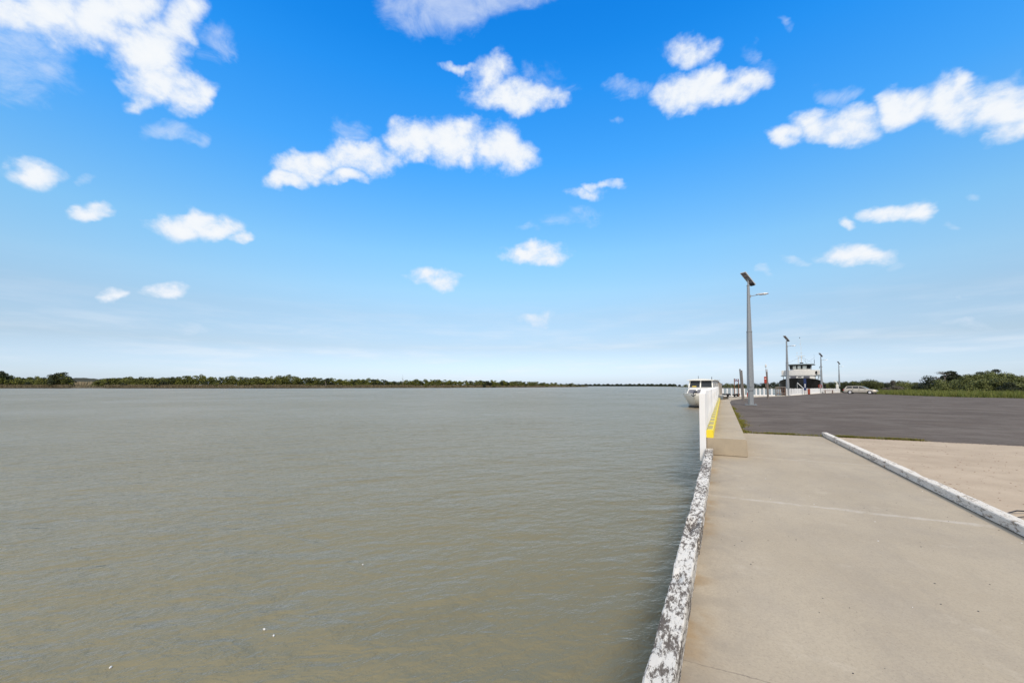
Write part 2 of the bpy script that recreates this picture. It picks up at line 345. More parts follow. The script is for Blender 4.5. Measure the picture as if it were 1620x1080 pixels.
M = dict(
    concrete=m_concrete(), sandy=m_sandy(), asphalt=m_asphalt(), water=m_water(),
    kerb=m_oldpaint('flaking_white_timber', .485), kerb2=m_oldpaint('worn_white_timber', .435, (.17, .14, .11), (.80, .745, .66), (1, .25, 1)),
    yellow=m_yellow(), white=simple('white_paint', (.78, .78, .76), .5, 0, .05, 3),
    picket=simple('white_picket_paint', (.80, .80, .80), .55, 0, .04, 4),
    galv=simple('galvanised_steel', (.30, .32, .34), .5, .35, .12, 9), panelback=simple('solar_cells', (.22, .19, .22), .25, .1, .1, 8),
    alu=simple('aluminium', (.62, .63, .65), .4, .5), black=simple('black_rubber', (.012, .012, .013), .7), dark=simple('dark_steel', (.04, .04, .045), .5, .3),
    timber=simple('weathered_timber', (.20, .17, .15), .85, 0, .25, 5), brownwood=simple('brown_timber', (.20, .095, .055), .8, 0, .2, 6),
    greywood=simple('grey_timber', (.17, .165, .165), .85, 0, .25, 5), red=simple('red_plastic', (.40, .045, .025), .55), blue=simple('navy_sign_paint', (.012, .03, .12), .5),
    hullblack=simple('black_hull_paint', (.008, .008, .009), .45, 0, .2, 2), shipwhite=simple('ship_white_paint', (.70, .69, .66), .5, 0, .05, 1.5),
    boatwhite=simple('gelcoat_white', (.80, .79, .74), .35, 0, .03, 2), canvas=simple('beige_canvas', (.36, .31, .25), .85), shiproof=simple('grey_green_roof', (.07, .085, .08), .6),
    glass=m_glass('tinted_glass'), greyglass=m_glass('grey_glass', (.12, .12, .14), .15), paleglass=m_glass('pale_window', (.62, .68, .66), .2), car=simple('champagne_car_paint', (.50, .455, .39), .35, .25, .02, 3, .6),
    rim=simple('white_hubcap', (.72, .71, .74), .4, .1), lens=simple('lamp_lens', (.7, .7, .68), .3), purple=simple('purple_sign_face', (.13, .11, .24), .6, 0, .3, 8),
    bark=simple('grey_bark', (.13, .11, .09), .9, 0, .2, 8),
    leaf_far=m_leaf('far_scrub_leaves', [(.030, .042, .010), (.060, .073, .015), (.105, .115, .020), (.16, .155, .026)]),
    leaf_far2=m_leaf('far_dark_leaves', [(.012, .018, .008), (.022, .030, .011), (.036, .046, .014)]),
    leaf_mid=m_leaf('scrub_leaves', [(.048, .058, .018), (.075, .088, .024), (.105, .118, .032), (.135, .142, .042)]),
    leaf_dark=m_leaf('dark_leaves', [(.010, .015, .007), (.022, .030, .011), (.040, .046, .015)]),
    leaf_olive=m_leaf('olive_leaves', [(.045, .055, .016), (.085, .095, .025), (.13, .14, .045)]),
    leaf_grey=m_leaf('greyish_leaves', [(.09, .075, .06), (.14, .12, .095), (.08, .085, .045)]),
    grass=m_leaf('verge_grass', [(.055, .075, .012), (.10, .125, .022), (.150, .165, .035), (.20, .185, .065)]),
    reeds=m_leaf('dry_reeds', [(.14, .11, .065), (.23, .19, .12), (.30, .25, .165), (.10, .10, .045)]),
    weeds=m_leaf('yellow_weeds', [(.07, .09, .012), (.15, .17, .025), (.24, .22, .035), (.24, .15, .04)]),
    soil=simple('grassy_soil', (.11, .10, .05), .95, 0, .3, .6), mud=simple('river_bank', (.10, .085, .055), .95, 0, .3, .05), hill=simple('distant_ridge', (.055, .065, .060), .95, 0, .2, .01),
)

# ------------------------------------------------------------------ setting: water, land, paving
def strip_sheet(name, rows, m, dz=0., skirt=None, nx=1):
    """rows of (y, x_left, x_right); the sheet follows the fall of the ground"""
    b = MB()
    for y, a, c in rows:
        for k in range(nx + 1): b.v.append((a + (c - a) * k / nx, y, gz(y) + dz))
    for i in range(len(rows) - 1):
        for k in range(nx):
            p = i * (nx + 1) + k; b.f.append((p, p + 1, p + nx + 2, p + nx + 1))
    o = b.build(name, m, fixn=False); tag(o, kind='structure'); return o
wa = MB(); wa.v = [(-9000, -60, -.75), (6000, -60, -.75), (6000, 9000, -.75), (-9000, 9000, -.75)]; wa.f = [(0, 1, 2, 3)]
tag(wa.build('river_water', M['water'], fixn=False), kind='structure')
LEFT = [(-60, -.28), (31.5, -.28), (41, -.28), (46, .55), (57.6, .55), (57.7, -.35), (59.5, .55), (66.0, 6.0), (69.0, 7.4), (105, 17.6), (121, 23.4), (135, 28), (150, 31), (200, 36), (300, 34), (395, 1), (600, -40), (964, -98), (1600, -250), (4000, -1500)]
strip_sheet('ground', [(y, x, 5000) for y, x in LEFT[:1]] + [(35, -.28, 5000)] + [(y, x, 5000) for y, x in LEFT[2:]], M['soil'], -.03)
q = MB()
for i in range(len(LEFT) - 5):
    (y0, x0), (y1, x1) = LEFT[i], LEFT[i + 1]
    q.hexa([(x0, y0, -2.5), (x0 + .3, y0, -2.5), (x1 + .3, y1, -2.5), (x1, y1, -2.5), (x0, y0, gz(y0) - .006), (x0 + .3, y0, gz(y0) - .006), (x1 + .3, y1, gz(y1) - .006), (x1, y1, gz(y1) - .006)])
tag(q.build('quay', M['concrete'], fixn=False), kind='structure')
strip_sheet('path', [(-10, -.28, 2.23), (12.45, -.28, 2.23)], M['concrete'], .004)
strip_sheet('apron', [(-10, 2.23, 30), (12.2, 2.23, 30), (12.22, 2.23, 9), (12.45, 2.23, 4)], M['sandy'], .004)
strip_sheet('asphalt', [(12.1, .36, 60), (31.5, .36, 60), (35, .40, 58), (41, .55, 55), (50, 2.1, 50), (57, 3.9, 42), (62, 6.4, 34), (66, 7.6, 29.8), (71, 8.9, 25.6), (84, 12.6, 25.0), (97, 16.2, 25.2), (105, 18.4, 25.8), (119, 24.6, 27), (123, 26.5, 27)], M['asphalt'], -.004)
strip_sheet('pavement', [(31.5, -.28, .40), (35, -.28, .46), (41, -.28, .65), (46, .55, 1.5), (50, .55, 2.2), (57, .55, 4.0), (57.7, -.3, 4.3), (59.5, .55, 5.2), (62, 2.6, 6.5), (66, 6.1, 7.7), (69, 7.5, 8.6), (84, 11.7, 12.8), (105, 17.7, 18.6), (119, 22.8, 24.7), (121, 23.5, 25.5)], M['concrete'], .0)

# low concrete wall with the yellow timber
t = thing('concrete_barrier', (0, 0, 0), 'long low concrete block along the quay edge carrying the yellow timber', 'barrier')
b = MB(); n = 22; y0 = 8.2
for k in range(1):
    pts = [(-.28, 8.2, .004), (.37, 8.2, .004), (.37, 31.3, .004), (-.28, 31.3, .004), (-.28, 8.2, .31), (.355, 8.2, .31), (.355, 31.3, .31), (-.28, 31.3, .31)]
b.hexa(pts); b.build('block', M['concrete'], t, bevel=.012)
b = MB()
b.prism([(-.28, .31), (-.165, .31), (-.165, .435), (-.18, .45), (-.265, .45), (-.28, .435)], 1, 8.23, 31.2)
o = b.build('yellow_beam', M['yellow']); tag(o, 'yellow painted timber with worn dark top laid along the concrete block', 'beam')

# weathered kerb timbers
def rough_timber(name, x0, x1, y0, y1, z0, z1, m, seed, amp=.006, step=.05, label='', drift=0., gouges=()):
    r = random.Random(seed); rings = []; n = int((y1 - y0) / step); wl = [0, 0]
    for i in range(n + 1):
        y = y0 + (y1 - y0) * i / n
        wl[0] = wl[0] * .9 + r.uniform(-1, 1) * amp * .45; wl[1] = wl[1] * .85 + r.uniform(-1, 1) * amp * .35
        dx = drift * (i / n); ring = []
        c = [(x0, z0), (x1, z0), (x1, z0 + (z1 - z0) * .5), (x1, z1 - .006), (x1 - .007, z1), (x1 - (x1 - x0) * .35, z1), (x0 + (x1 - x0) * .35, z1), (x0 + .008, z1), (x0, z1 - .008), (x0, z0 + (z1 - z0) * .5)]
        for j, (x, z) in enumerate(c):
            g = 0
            for gy, gl, gj, gd in gouges:
                if abs(y - gy) < gl and j in gj: g -= gd * (1 - abs(y - gy) / gl)
            ring.append((x + dx + (wl[0] if j >= 6 else wl[1] * .5) + r.uniform(-1, 1) * amp * .35, y, z + (r.uniform(-1, 1) * amp * .45 if z > z0 + .01 else 0) + g))
        rings.append(ring)
    b = MB().loft(rings, closed=True); o = b.build(name, m)
    return o
o = rough_timber('kerb_timber', -.286, -.182, -2.5, 3.32, .004, .135, M['kerb'], 3, .005, gouges=[(2.6, .10, (6, 7, 8), .03), (1.9, .06, (7, 8), .03)])
tag(o, 'nearest quay edge timber with flaking white paint, running out of the bottom of the photo', 'kerb timber', 'flaking timbers along the quay edge')
o = rough_timber('kerb_timber', -.290, -.172, 3.335, 8.16, .004, .128, M['kerb'], 11, .0065, gouges=[(3.62, .28, (6,), .045), (3.7, .2, (5,), .03), (6.3, .2, (7, 8), .05), (4.6, .15, (8,), .03), (7.2, .2, (7, 8), .03)])
tag(o, 'farther quay edge timber with flaking white paint ending against the concrete block', 'kerb timber', 'flaking timbers along the quay edge')
t = thing('wheel_stop_beam', (2.23, 5, 0), 'long straight white painted timber lying across the concrete on the right', 'beam')
o = rough_timber('beam', -.060, .050, -6.5, 7.55, .016, .100, M['kerb2'], 5, .003, .08, gouges=[(2.1, .25, (3, 4), .02)]); o.parent = t
b = MB()
for yy in (-5.5, -3.4, -1.3, .9, 3.0, 5.1, 7.2): b.box(-.045, .040, yy - .11, yy + .11, .004, .018)
b.build('packer', M['dark'], t)

# ------------------------------------------------------------------ fences of white posts
def post_mesh(w, d, h):
    b = MB(); b.box(-w / 2, w / 2, -d / 2, d / 2, 0, h - .03)
    b.hexa([(-w / 2, -d / 2, h - .03), (w / 2, -d / 2, h - .03), (w / 2, d / 2, h - .03), (-w / 2, d / 2, h - .03),
            (-w / 2 + .02, -d / 2 + .02, h), (w / 2 - .02, -d / 2 + .02, h), (w / 2 - .02, d / 2 - .02, h), (-w / 2 + .02, d / 2 - .02, h)])
    return b
t = thing('post_fence', (-.33, 8.15, 0), 'white post fence beside the yellow beam, seen end on along the near quay edge', 'fence', 'white post fences along the quay')
p0 = None
for k in range(38):
    h = 1.24 if k == 0 else 1.285 - .0018 * k
    if k < 2:
        o = post_mesh(.10, .22, h).build('post', M['picket'], t); p0 = o
    else:
        o = p0.copy(); COL.objects.link(o); o.parent = t
    o.location = (random.uniform(-.006, .006), .07 + k * .62, -.10); o.rotation_euler = (random.uniform(-.006, .006), random.uniform(-.006, .006), random.uniform(-.04, .04))
MB().box(-.02, .02, .1, 23.1, .55, .68).build('rail', M['picket'], t); MB().box(-.02, .02, .1, 23.1, .95, 1.05).build('rail', M['picket'], t)
def fence_run(name, pts, sp, h, label, w=.16, rails=True):
    x0, y0 = pts[0]; t = thing(name, (x0, y0, gz(y0)), label, 'fence', 'white post fences along the quay'); z0 = gz(y0)
    me = None; rl = MB()
    for (ax, ay), (bx, by) in zip(pts, pts[1:]):
        Ln = math.hypot(bx - ax, by - ay); n = max(1, round(Ln / sp)); a = math.atan2(by - ay, bx - ax)
        for i in range(n):
            x, y = ax + (bx - ax) * i / n, ay + (by - ay) * i / n
            if me is None: o = post_mesh(w, .10, h).build('post', M['picket'], t); me = o
            else: o = me.copy(); COL.objects.link(o); o.parent = t
            o.location = (x - x0, y - y0, gz(y) - z0 + .0); o.rotation_euler = (random.uniform(-.012, .012), random.uniform(-.012, .012), a); o.scale = (1, 1, random.uniform(.97, 1.03))
        nx, ny = -math.sin(a) * .07, math.cos(a) * .07
        for s_, z_, hh in ((1, 0, .16), (1, h * .62, .10)):
            q = [(ax - x0 + nx * 0.75, ay - y0 + ny * .75), (bx - x0 + nx * .75, by - y0 + ny * .75), (bx - x0 + nx * 1.5, by - y0 + ny * 1.5), (ax - x0 + nx * 1.5, ay - y0 + ny * 1.5)]
            zz = [gz(ay) - z0 + z_, gz(by) - z0 + z_, gz(by) - z0 + z_, gz(ay) - z0 + z_]
            if z_ > 0 and not rails: continue
            rl.hexa([(p[0], p[1], z) for p, z in zip(q, zz)] + [(p[0], p[1], z + hh) for p, z in zip(q, zz)])
    rl.build('rail', M['picket'], t); return t
fence_run('post_fence', [(.0, 58.0), (6.4, 65.9)], .78, 1.02, 'white post fence across the jetty head between the moored cabin boat and the timber gate', .19, False)
fence_run('post_fence', [(8.0, 68.4), (18.1, 104.5)], 1.05, 1.0, 'white post fence in front of the black hulled ship', .17, False)
fence_run('post_fence', [(18.3, 105), (24.6, 120.6)], .50, .95, 'farthest white post fence, beyond the black hulled ship and behind the brown bench', .3)
# timber gate between two runs
g = thing('timber_gate', (7.0, 66.6, gz(66)), 'small brown timber gate frame between two runs of white fence', 'gate')
for px_, py_ in ((-.5, -.3), (.75, .9)): MB().tube([(px_, py_, 0), (px_, py_, 1.25)], .07, 6).build('gate_post', M['timber'], g)
for z_ in (1.2, .35): MB().tube([(-.5, -.3, z_), (.75, .9, z_)], .055, 6).build('rail', M['timber'], g)
b = MB()
for k in range(5): x = -.3 + k * .22; b.box(x, x + .05, -.1 + k * .21, -.06 + k * .21, .1, 1.1)
b.build('slat', M['brownwood'], g)

# ------------------------------------------------------------------ solar street lamps
def octa(z, r, cx=0, cy=0): return [(cx + r * math.cos(math.pi / 8 + k * math.pi / 4), cy + r * math.sin(math.pi / 8 + k * math.pi / 4), z) for k in range(8)]
def make_lamp():
    t = thing('solar_street_lamp', (0, 0, 0), 'x', 'street lamp', 'solar street lamps along the quay')
    b = MB(); b.box(-.33, .33, -.33, .33, 0, .03)
    for sx in (-1, 1):
        for sy in (-1, 1): b.tube([(sx * .26, sy * .26, .03), (sx * .26, sy * .26, .09)], .025, 6)
    b.build('base_plate', M['galv'], t)
    b = MB().loft([octa(.03, .175), octa(.95, .172)], True); b.build('base_section', M['galv'], t)
    b = MB().loft([octa(.95, .222), octa(4.70, .168), octa(4.72, .18), octa(4.78, .18), octa(4.78, .15)], True); lo = b.build('lower_pole', M['galv'], t)
    b = MB(); b.box(-.07, .07, -.235, -.205, 1.15, 1.65); b.build('access_door', M['galv'], lo)
    b = MB().loft([octa(4.78, .150), octa(7.75, .085), octa(7.75, .10), octa(7.80, .10), octa(7.82, .06)], True); b.build('upper_pole', M['galv'], t)
    # tilted panel
    c = Vector((0, 0, 8.22)); ph = PHI
    def cw(x, f, u): return Vector((x * math.cos(ph) - f * math.sin(ph), x * math.sin(ph) + f * math.cos(ph), u))
    a_ = cw(.85, .36, -.72).normalized(); b_ = cw(.36, -.85, 0).normalized(); n_ = a_.cross(b_).normalized()
    if n_.z < 0: n_ = -n_
    def slab(l0, l1, w0, w1, h0, h1): return [c + a_ * l + b_ * w + n_ * h for h in (h0, h1) for l, w in ((l0, w0), (l1, w0), (l1, w1), (l0, w1))]
    b = MB()
    for i in range(4): b.hexa(slab(-.56 + i * .28 + .012, -.56 + (i + 1) * .28 - .012, -.155, .155, -.012, .012))
    pn = b.build('solar_panel', M['panelback'], t)
    b = MB()
    for l0, l1, w0, w1 in ((-.60, -.56, -.19, .19), (.56, .60, -.19, .19), (-.56, .56, -.19, -.155), (-.56, .56, .155, .19)): b.hexa(slab(l0, l1, w0, w1, -.03, .03))
    for i in range(1, 4): b.hexa(slab(-.56 + i * .28 - .012, -.56 + i * .28 + .012, -.155, .155, -.02, .014))
    b.build('frame', M['alu'], pn)
    b = MB(); b.hexa(slab(.42, .60, -.13, .13, -.07, -.032)); b.build('battery_box', M['dark'], t)
    b = MB(); b.tube([(0, 0, 7.8), (0, 0, 8.0), tuple(c - n_ * .03)], [.05, .05, .04], 8); b.hexa(slab(-.1, .1, -.12, .12, -.07, -.03)); b.build('bracket', M['galv'], t)
    # arm and lamp head
    arm = MB().tube([(.05, 0, 7.06), (.5, -.0, 7.11)], .022, 6); arm.box(.08, .14, -.05, .05, 6.98, 7.14); arm.build('lamp_arm', M['galv'], t)
    b = MB(); rings = []
    for x, w, h in ((.42, .03, .03), (.48, .08, .05), (.62, .12, .07), (.85, .14, .075), (1.05, .12, .06), (1.12, .06, .03)):
        rings.append([(x, w * math.cos(a), 7.13 + h * (math.sin(a) if math.sin(a) > 0 else .35 * math.sin(a))) for a in [2 * math.pi * k / 12 for k in range(12)]])
    hd = b.loft(rings, True).build('lamp_head', M['alu'], t, smooth=False)
    b = MB(); b.box(.62, 1.0, -.09, .09, 7.085, 7.10); b.build('lens', M['lens'], hd)
    return t
lamp = make_lamp()
LB = ['nearest and tallest looking solar street lamp, on the asphalt beside the concrete block end',
      'second solar street lamp, just left of the black hulled ship',
      'third solar street lamp, at the right end of the black hulled ship',
      'farthest and smallest solar street lamp, just left of the parked station wagon']
for i, (px, Z, sc) in enumerate([(1187.0, 26.2, 1.0), (1245.8, 57.8, .995), (1299.5, 85.5, .985), (1327.6, 114.5, 1.0)]):
    o = lamp if i == 0 else copy_tree(lamp)
    x, y = at(px, Z); o.location = (x, y, gz(y) + (.02 if i == 0 else 0)); o.scale = (sc,) * 3; o['label'] = LB[i]

# ------------------------------------------------------------------ piles, sign, life ring post
def pile(px, Z, w, h, lean, m, label, grp):
    x, y = at(px, Z); t = thing('timber_pile', (x, y, gz(y)), label, 'pile', grp)
    b = MB(); dx = lean * h
    b.tube([(0, 0, 0), (dx * .5, 0, h * .5), (dx, 0, h)], [w, w * .96, w * .9], 8); o = b.build('pile_shaft', m, t)
    b = MB(); b.tube([(dx, 0, h), (dx, 0, h + .02)], w * .93, 8); b.build('cap', M['timber'], t)
pile(1174.0, 34.6, .065, 2.70, -.055, M['greywood'], 'taller left one of two thin grey timber poles leaning left beside the nearest lamp', 'pair of leaning grey poles')
pile(1176.0, 35.4, .065, 2.62, -.045, M['timber'], 'shorter right one of two thin grey timber poles leaning left beside the nearest lamp', 'pair of leaning grey poles')
x, y = at(1161.6, 50); x2, y2 = at(1168.2, 50.3)
t = thing('notice_board', (x, y, gz(y)), 'small purple and white sign held between two brown posts by the white fence', 'sign')
b = MB(); b.tube([(0, 0, 0), (0, 0, 2.25)], .055, 6); b.build('post', M['brownwood'], t)
b = MB(); b.tube([(x2 - x, y2 - y, 0), (x2 - x, y2 - y, 2.2)], .055, 6); b.build('post', M['brownwood'], t)
ux, uy = x2 - x, y2 - y
b = MB(); b.hexa([(ux * s_, uy * s_ + dy, z) for z, sl in ((1.86, 0), (2.18, 0)) for s_, dy in ((.08, -.02), (.95, -.02), (.95, .02), (.08, .02))])
pn = b.build('sign_panel', M['purple'], t)
b = MB()
for s0, s1, z0, z1 in ((.12, .3, 2.02, 2.10), (.36, .52, 1.94, 2.0), (.6, .85, 2.04, 2.12), (.55, .7, 1.9, 1.95), (.14, .24, 1.9, 1.94)):
    b.hexa([(ux * s_, uy * s_ + dy, z) for z in (z0, z1) for s_, dy in ((s0, -.028), (s1, -.028), (s1, -.0205), (s0, -.0205))])
b.build('lettering', M['white'], pn)
x, y = at(1214.3, 41.5)
t = thing('navigation_post', (x, y, gz(y)), 'dark timber post with white beacon light and red lifebuoy box', 'post')
b = MB(); b.tube([(0, 0, 0), (-.03, 0, 1.5), (-.07, 0, 2.95)], [.095, .09, .085], 8); b.build('post_shaft', M['timber'], t)
b = MB(); b.tube([(-.07, 0, 2.75), (-.07, 0, 3.0)], .10, 8); b.build('collar', M['alu'], t)
b = MB(); b.tube([(-.13, 0, 2.9), (-.13, 0, 3.22)], .018, 6)
b.build('light_stem', M['galv'], t)
b = MB(); b.tube([(-.13, 0, 3.22), (-.13, 0, 3.26), (-.13, 0, 3.3), (-.13, 0, 3.42), (-.13, 0, 3.5), (-.13, 0, 3.56)], [.03, .08, .085, .085, .07, .02], 10); b.build('beacon_lamp', M['lens'], t)
b = MB(); b.box(-.31, -.10, -.10, .05, 1.58, 2.26); bx = b.build('lifebuoy_box', M['red'], t, bevel=.02)
MB().box(-.28, -.14, -.108, -.101, 2.0, 2.06).build('lettering', M['white'], bx)
b = MB(); b.box(-.2, -.09, -.03, .03, 1.2, 1.55); b.build('bracket', M['timber'], t)
M['rust'] = simple('rusty_red_paint', (.30, .06, .03), .7)
# bollards and small fittings on the quay
def bollard(px, Z, label, name='mooring_bollard', s=1.):
    x, y = at(px, Z); t = thing(name, (x, y, gz(y)), label, 'bollard', 'black mooring bollards on the quay')
    b = MB(); b.tube([(0, 0, 0), (0, 0, .04)], .26 * s, 10); b.build('base_plate', M['black'], t)
    b = MB(); b.tube([(-.02, 0, .04), (-.02, 0, .22 * s)], .11 * s, 10); b.build('stem', M['black'], t)
    b = MB(); b.tube([(-.24 * s, 0, .22 * s), (-.2 * s, 0, .28 * s), (.2 * s, 0, .28 * s), (.26 * s, 0, .2 * s)], [.07 * s, .1 * s, .1 * s, .06 * s], 8); b.build('horn', M['black'], t)
bollard(1141.8, 46.5, 'leftmost black mooring bollard, at the stern of the cabin boat', s=1.2)
bollard(1151.2, 48.5, 'black mooring bollard between the cabin boat and the small sign', s=1.1)
bollard(1161.8, 48.2, 'black mooring bollard at the foot of the left post of the small sign', s=1.0)
bollard(1166.4, 50.8, 'black mooring bollard between the two posts of the small sign', s=1.0)
def cabinet(px, Z, w, d, h, m, name, label, cat, z0=0, parts=True):
    x, y = at(px, Z); t = thing(name, (x, y, gz(y)), label, cat)
    b = MB(); b.box(-w / 2, w / 2, -d / 2, d / 2, z0 + .04, z0 + h); bb = b.build('body', m, t, bevel=.02)
    b = MB(); b.box(-w / 2 + .04, w / 2 - .04, -d / 2 - .012, -d / 2 - .002, z0 + .1, z0 + h * .9); b.build('door', m, bb)
    b = MB(); b.box(-w / 2 - .02, w / 2 + .02, -d / 2 - .02, d / 2 + .02, z0, z0 + .04); b.build('plinth', M['dark'], t)
cabinet(1183.2, 47.5, .26, .25, .55, M['red'], 'fire_extinguisher_cabinet', 'small red cabinet partly behind the nearest lamp pole', 'cabinet')
cabinet(1279.0, 68, .34, .3, .95, M['rust'], 'hose_cabinet', 'rusty red cabinet standing among the white posts beside the blue sign', 'cabinet')
# blue banner sign
x, y = at(1273.2, 66)
t = thing('blue_sign', (x, y, gz(y)), 'tall narrow dark blue sign with white emblem in front of the ship', 'sign')
b = MB(); b.box(-.13, -.08, -.03, .03, 0, .7); b.box(.08, .13, -.03, .03, 0, .7); b.build('leg', M['dark'], t)
b = MB(); b.box(-.17, .17, -.05, .05, .7, 2.62); pn = b.build('sign_panel', M['blue'], t, bevel=.01)
b = MB(); b.tube([(0, -.062, 1.66), (0, -.056, 1.66)], .09, 14); b.box(-.045, .045, -.062, -.056, 1.15, 1.60)
b.build('emblem', M['white'], pn)
# white angled gangway rail in front of the ship
x, y = at(1261, 69); x2, y2 = at(1272.5, 68)
t = thing('gangway_rail', (x, y, gz(y)), 'white sloping handrail in front of the black ship hull left of the blue sign', 'handrail')
b = MB(); b.tube([(0, 0, 1.98), (x2 - x, y2 - y, .85)], .045, 6); b.build('rail', M['white'], t)
b = MB(); b.tube([(x2 - x, y2 - y, 0), (x2 - x, y2 - y, .88)], .035, 6); b.tube([(0, 0, 0), (0, 0, 1.98)], .02, 6); b.build('post', M['white'], t)
# bench with table by the third lamp
x, y = at(1310.5, 84)
t = thing('picnic_bench', (x, y, gz(y)), 'low brown timber bench right of the third street lamp', 'bench', rz=R(-5))
b = MB(); [b.box(-.85, .85, k * .16 - .4, k * .16 - .27, .62, .67) for k in range(5)]; b.build('table_top', M['brownwood'], t)
for sy in (-1, 1):
    b = MB(); b.box(-.85, .85, sy * .68 - .14, sy * .68 + .14, .38, .42); b.build('seat', M['brownwood'], t)
for sx in (-1, 1):
    b = MB(); b.hexa([(sx * .6 - .04, -.72, 0), (sx * .6 + .04, -.72, 0), (sx * .6 + .04, -.6, 0), (sx * .6 - .04, -.6, 0), (sx * .6 - .04, -.2, .62), (sx * .6 + .04, -.2, .62), (sx * .6 + .04, -.08, .62), (sx * .6 - .04, -.08, .62)])
    b.hexa([(sx * .6 - .04, .6, 0), (sx * .6 + .04, .6, 0), (sx * .6 + .04, .72, 0), (sx * .6 - .04, .72, 0), (sx * .6 - .04, .08, .62), (sx * .6 + .04, .08, .62), (sx * .6 + .04, .2, .62), (sx * .6 - .04, .2, .62)])
    b.build('leg', M['brownwood'], t)
# white cranked crane post
x, y = at(1324.0, 98)
t = thing('davit_post', (x, y, gz(y)), 'stout white post with short bent arm left of the farthest street lamp', 'post')
b = MB(); b.box(-.26, .26, -.2, .2, 0, 1.95); b.build('post_body', M['boatwhite'], t, bevel=.05)
b = MB(); b.tube([(0, 0, 1.9), (-.05, 0, 2.3), (-.4, 0, 2.75), (-.65, 0, 2.85)], [.13, .12, .1, .08], 8); b.build('arm', M['boatwhite'], t)
b = MB(); b.box(-.13, .13, -.212, -.203, .8, 1.5); b.build('door', M['shipwhite'], t)
x, y = at(1297.2, 82)
t = thing('lifebuoy', (x, y, gz(y)), 'small orange lifebuoy hung on a short post behind the third street lamp', 'lifebuoy')
b = MB(); b.tube([(0, .08, 0), (0, .08, 1.7)], .04, 6); b.build('post', M['white'], t)
b = MB(); b.tube([(.28 * math.cos(a), 0, 1.45 + .28 * math.sin(a)) for a in [2 * math.pi * k / 16 for k in range(17)]], .06, 6); b.build('ring', M['red'], t)

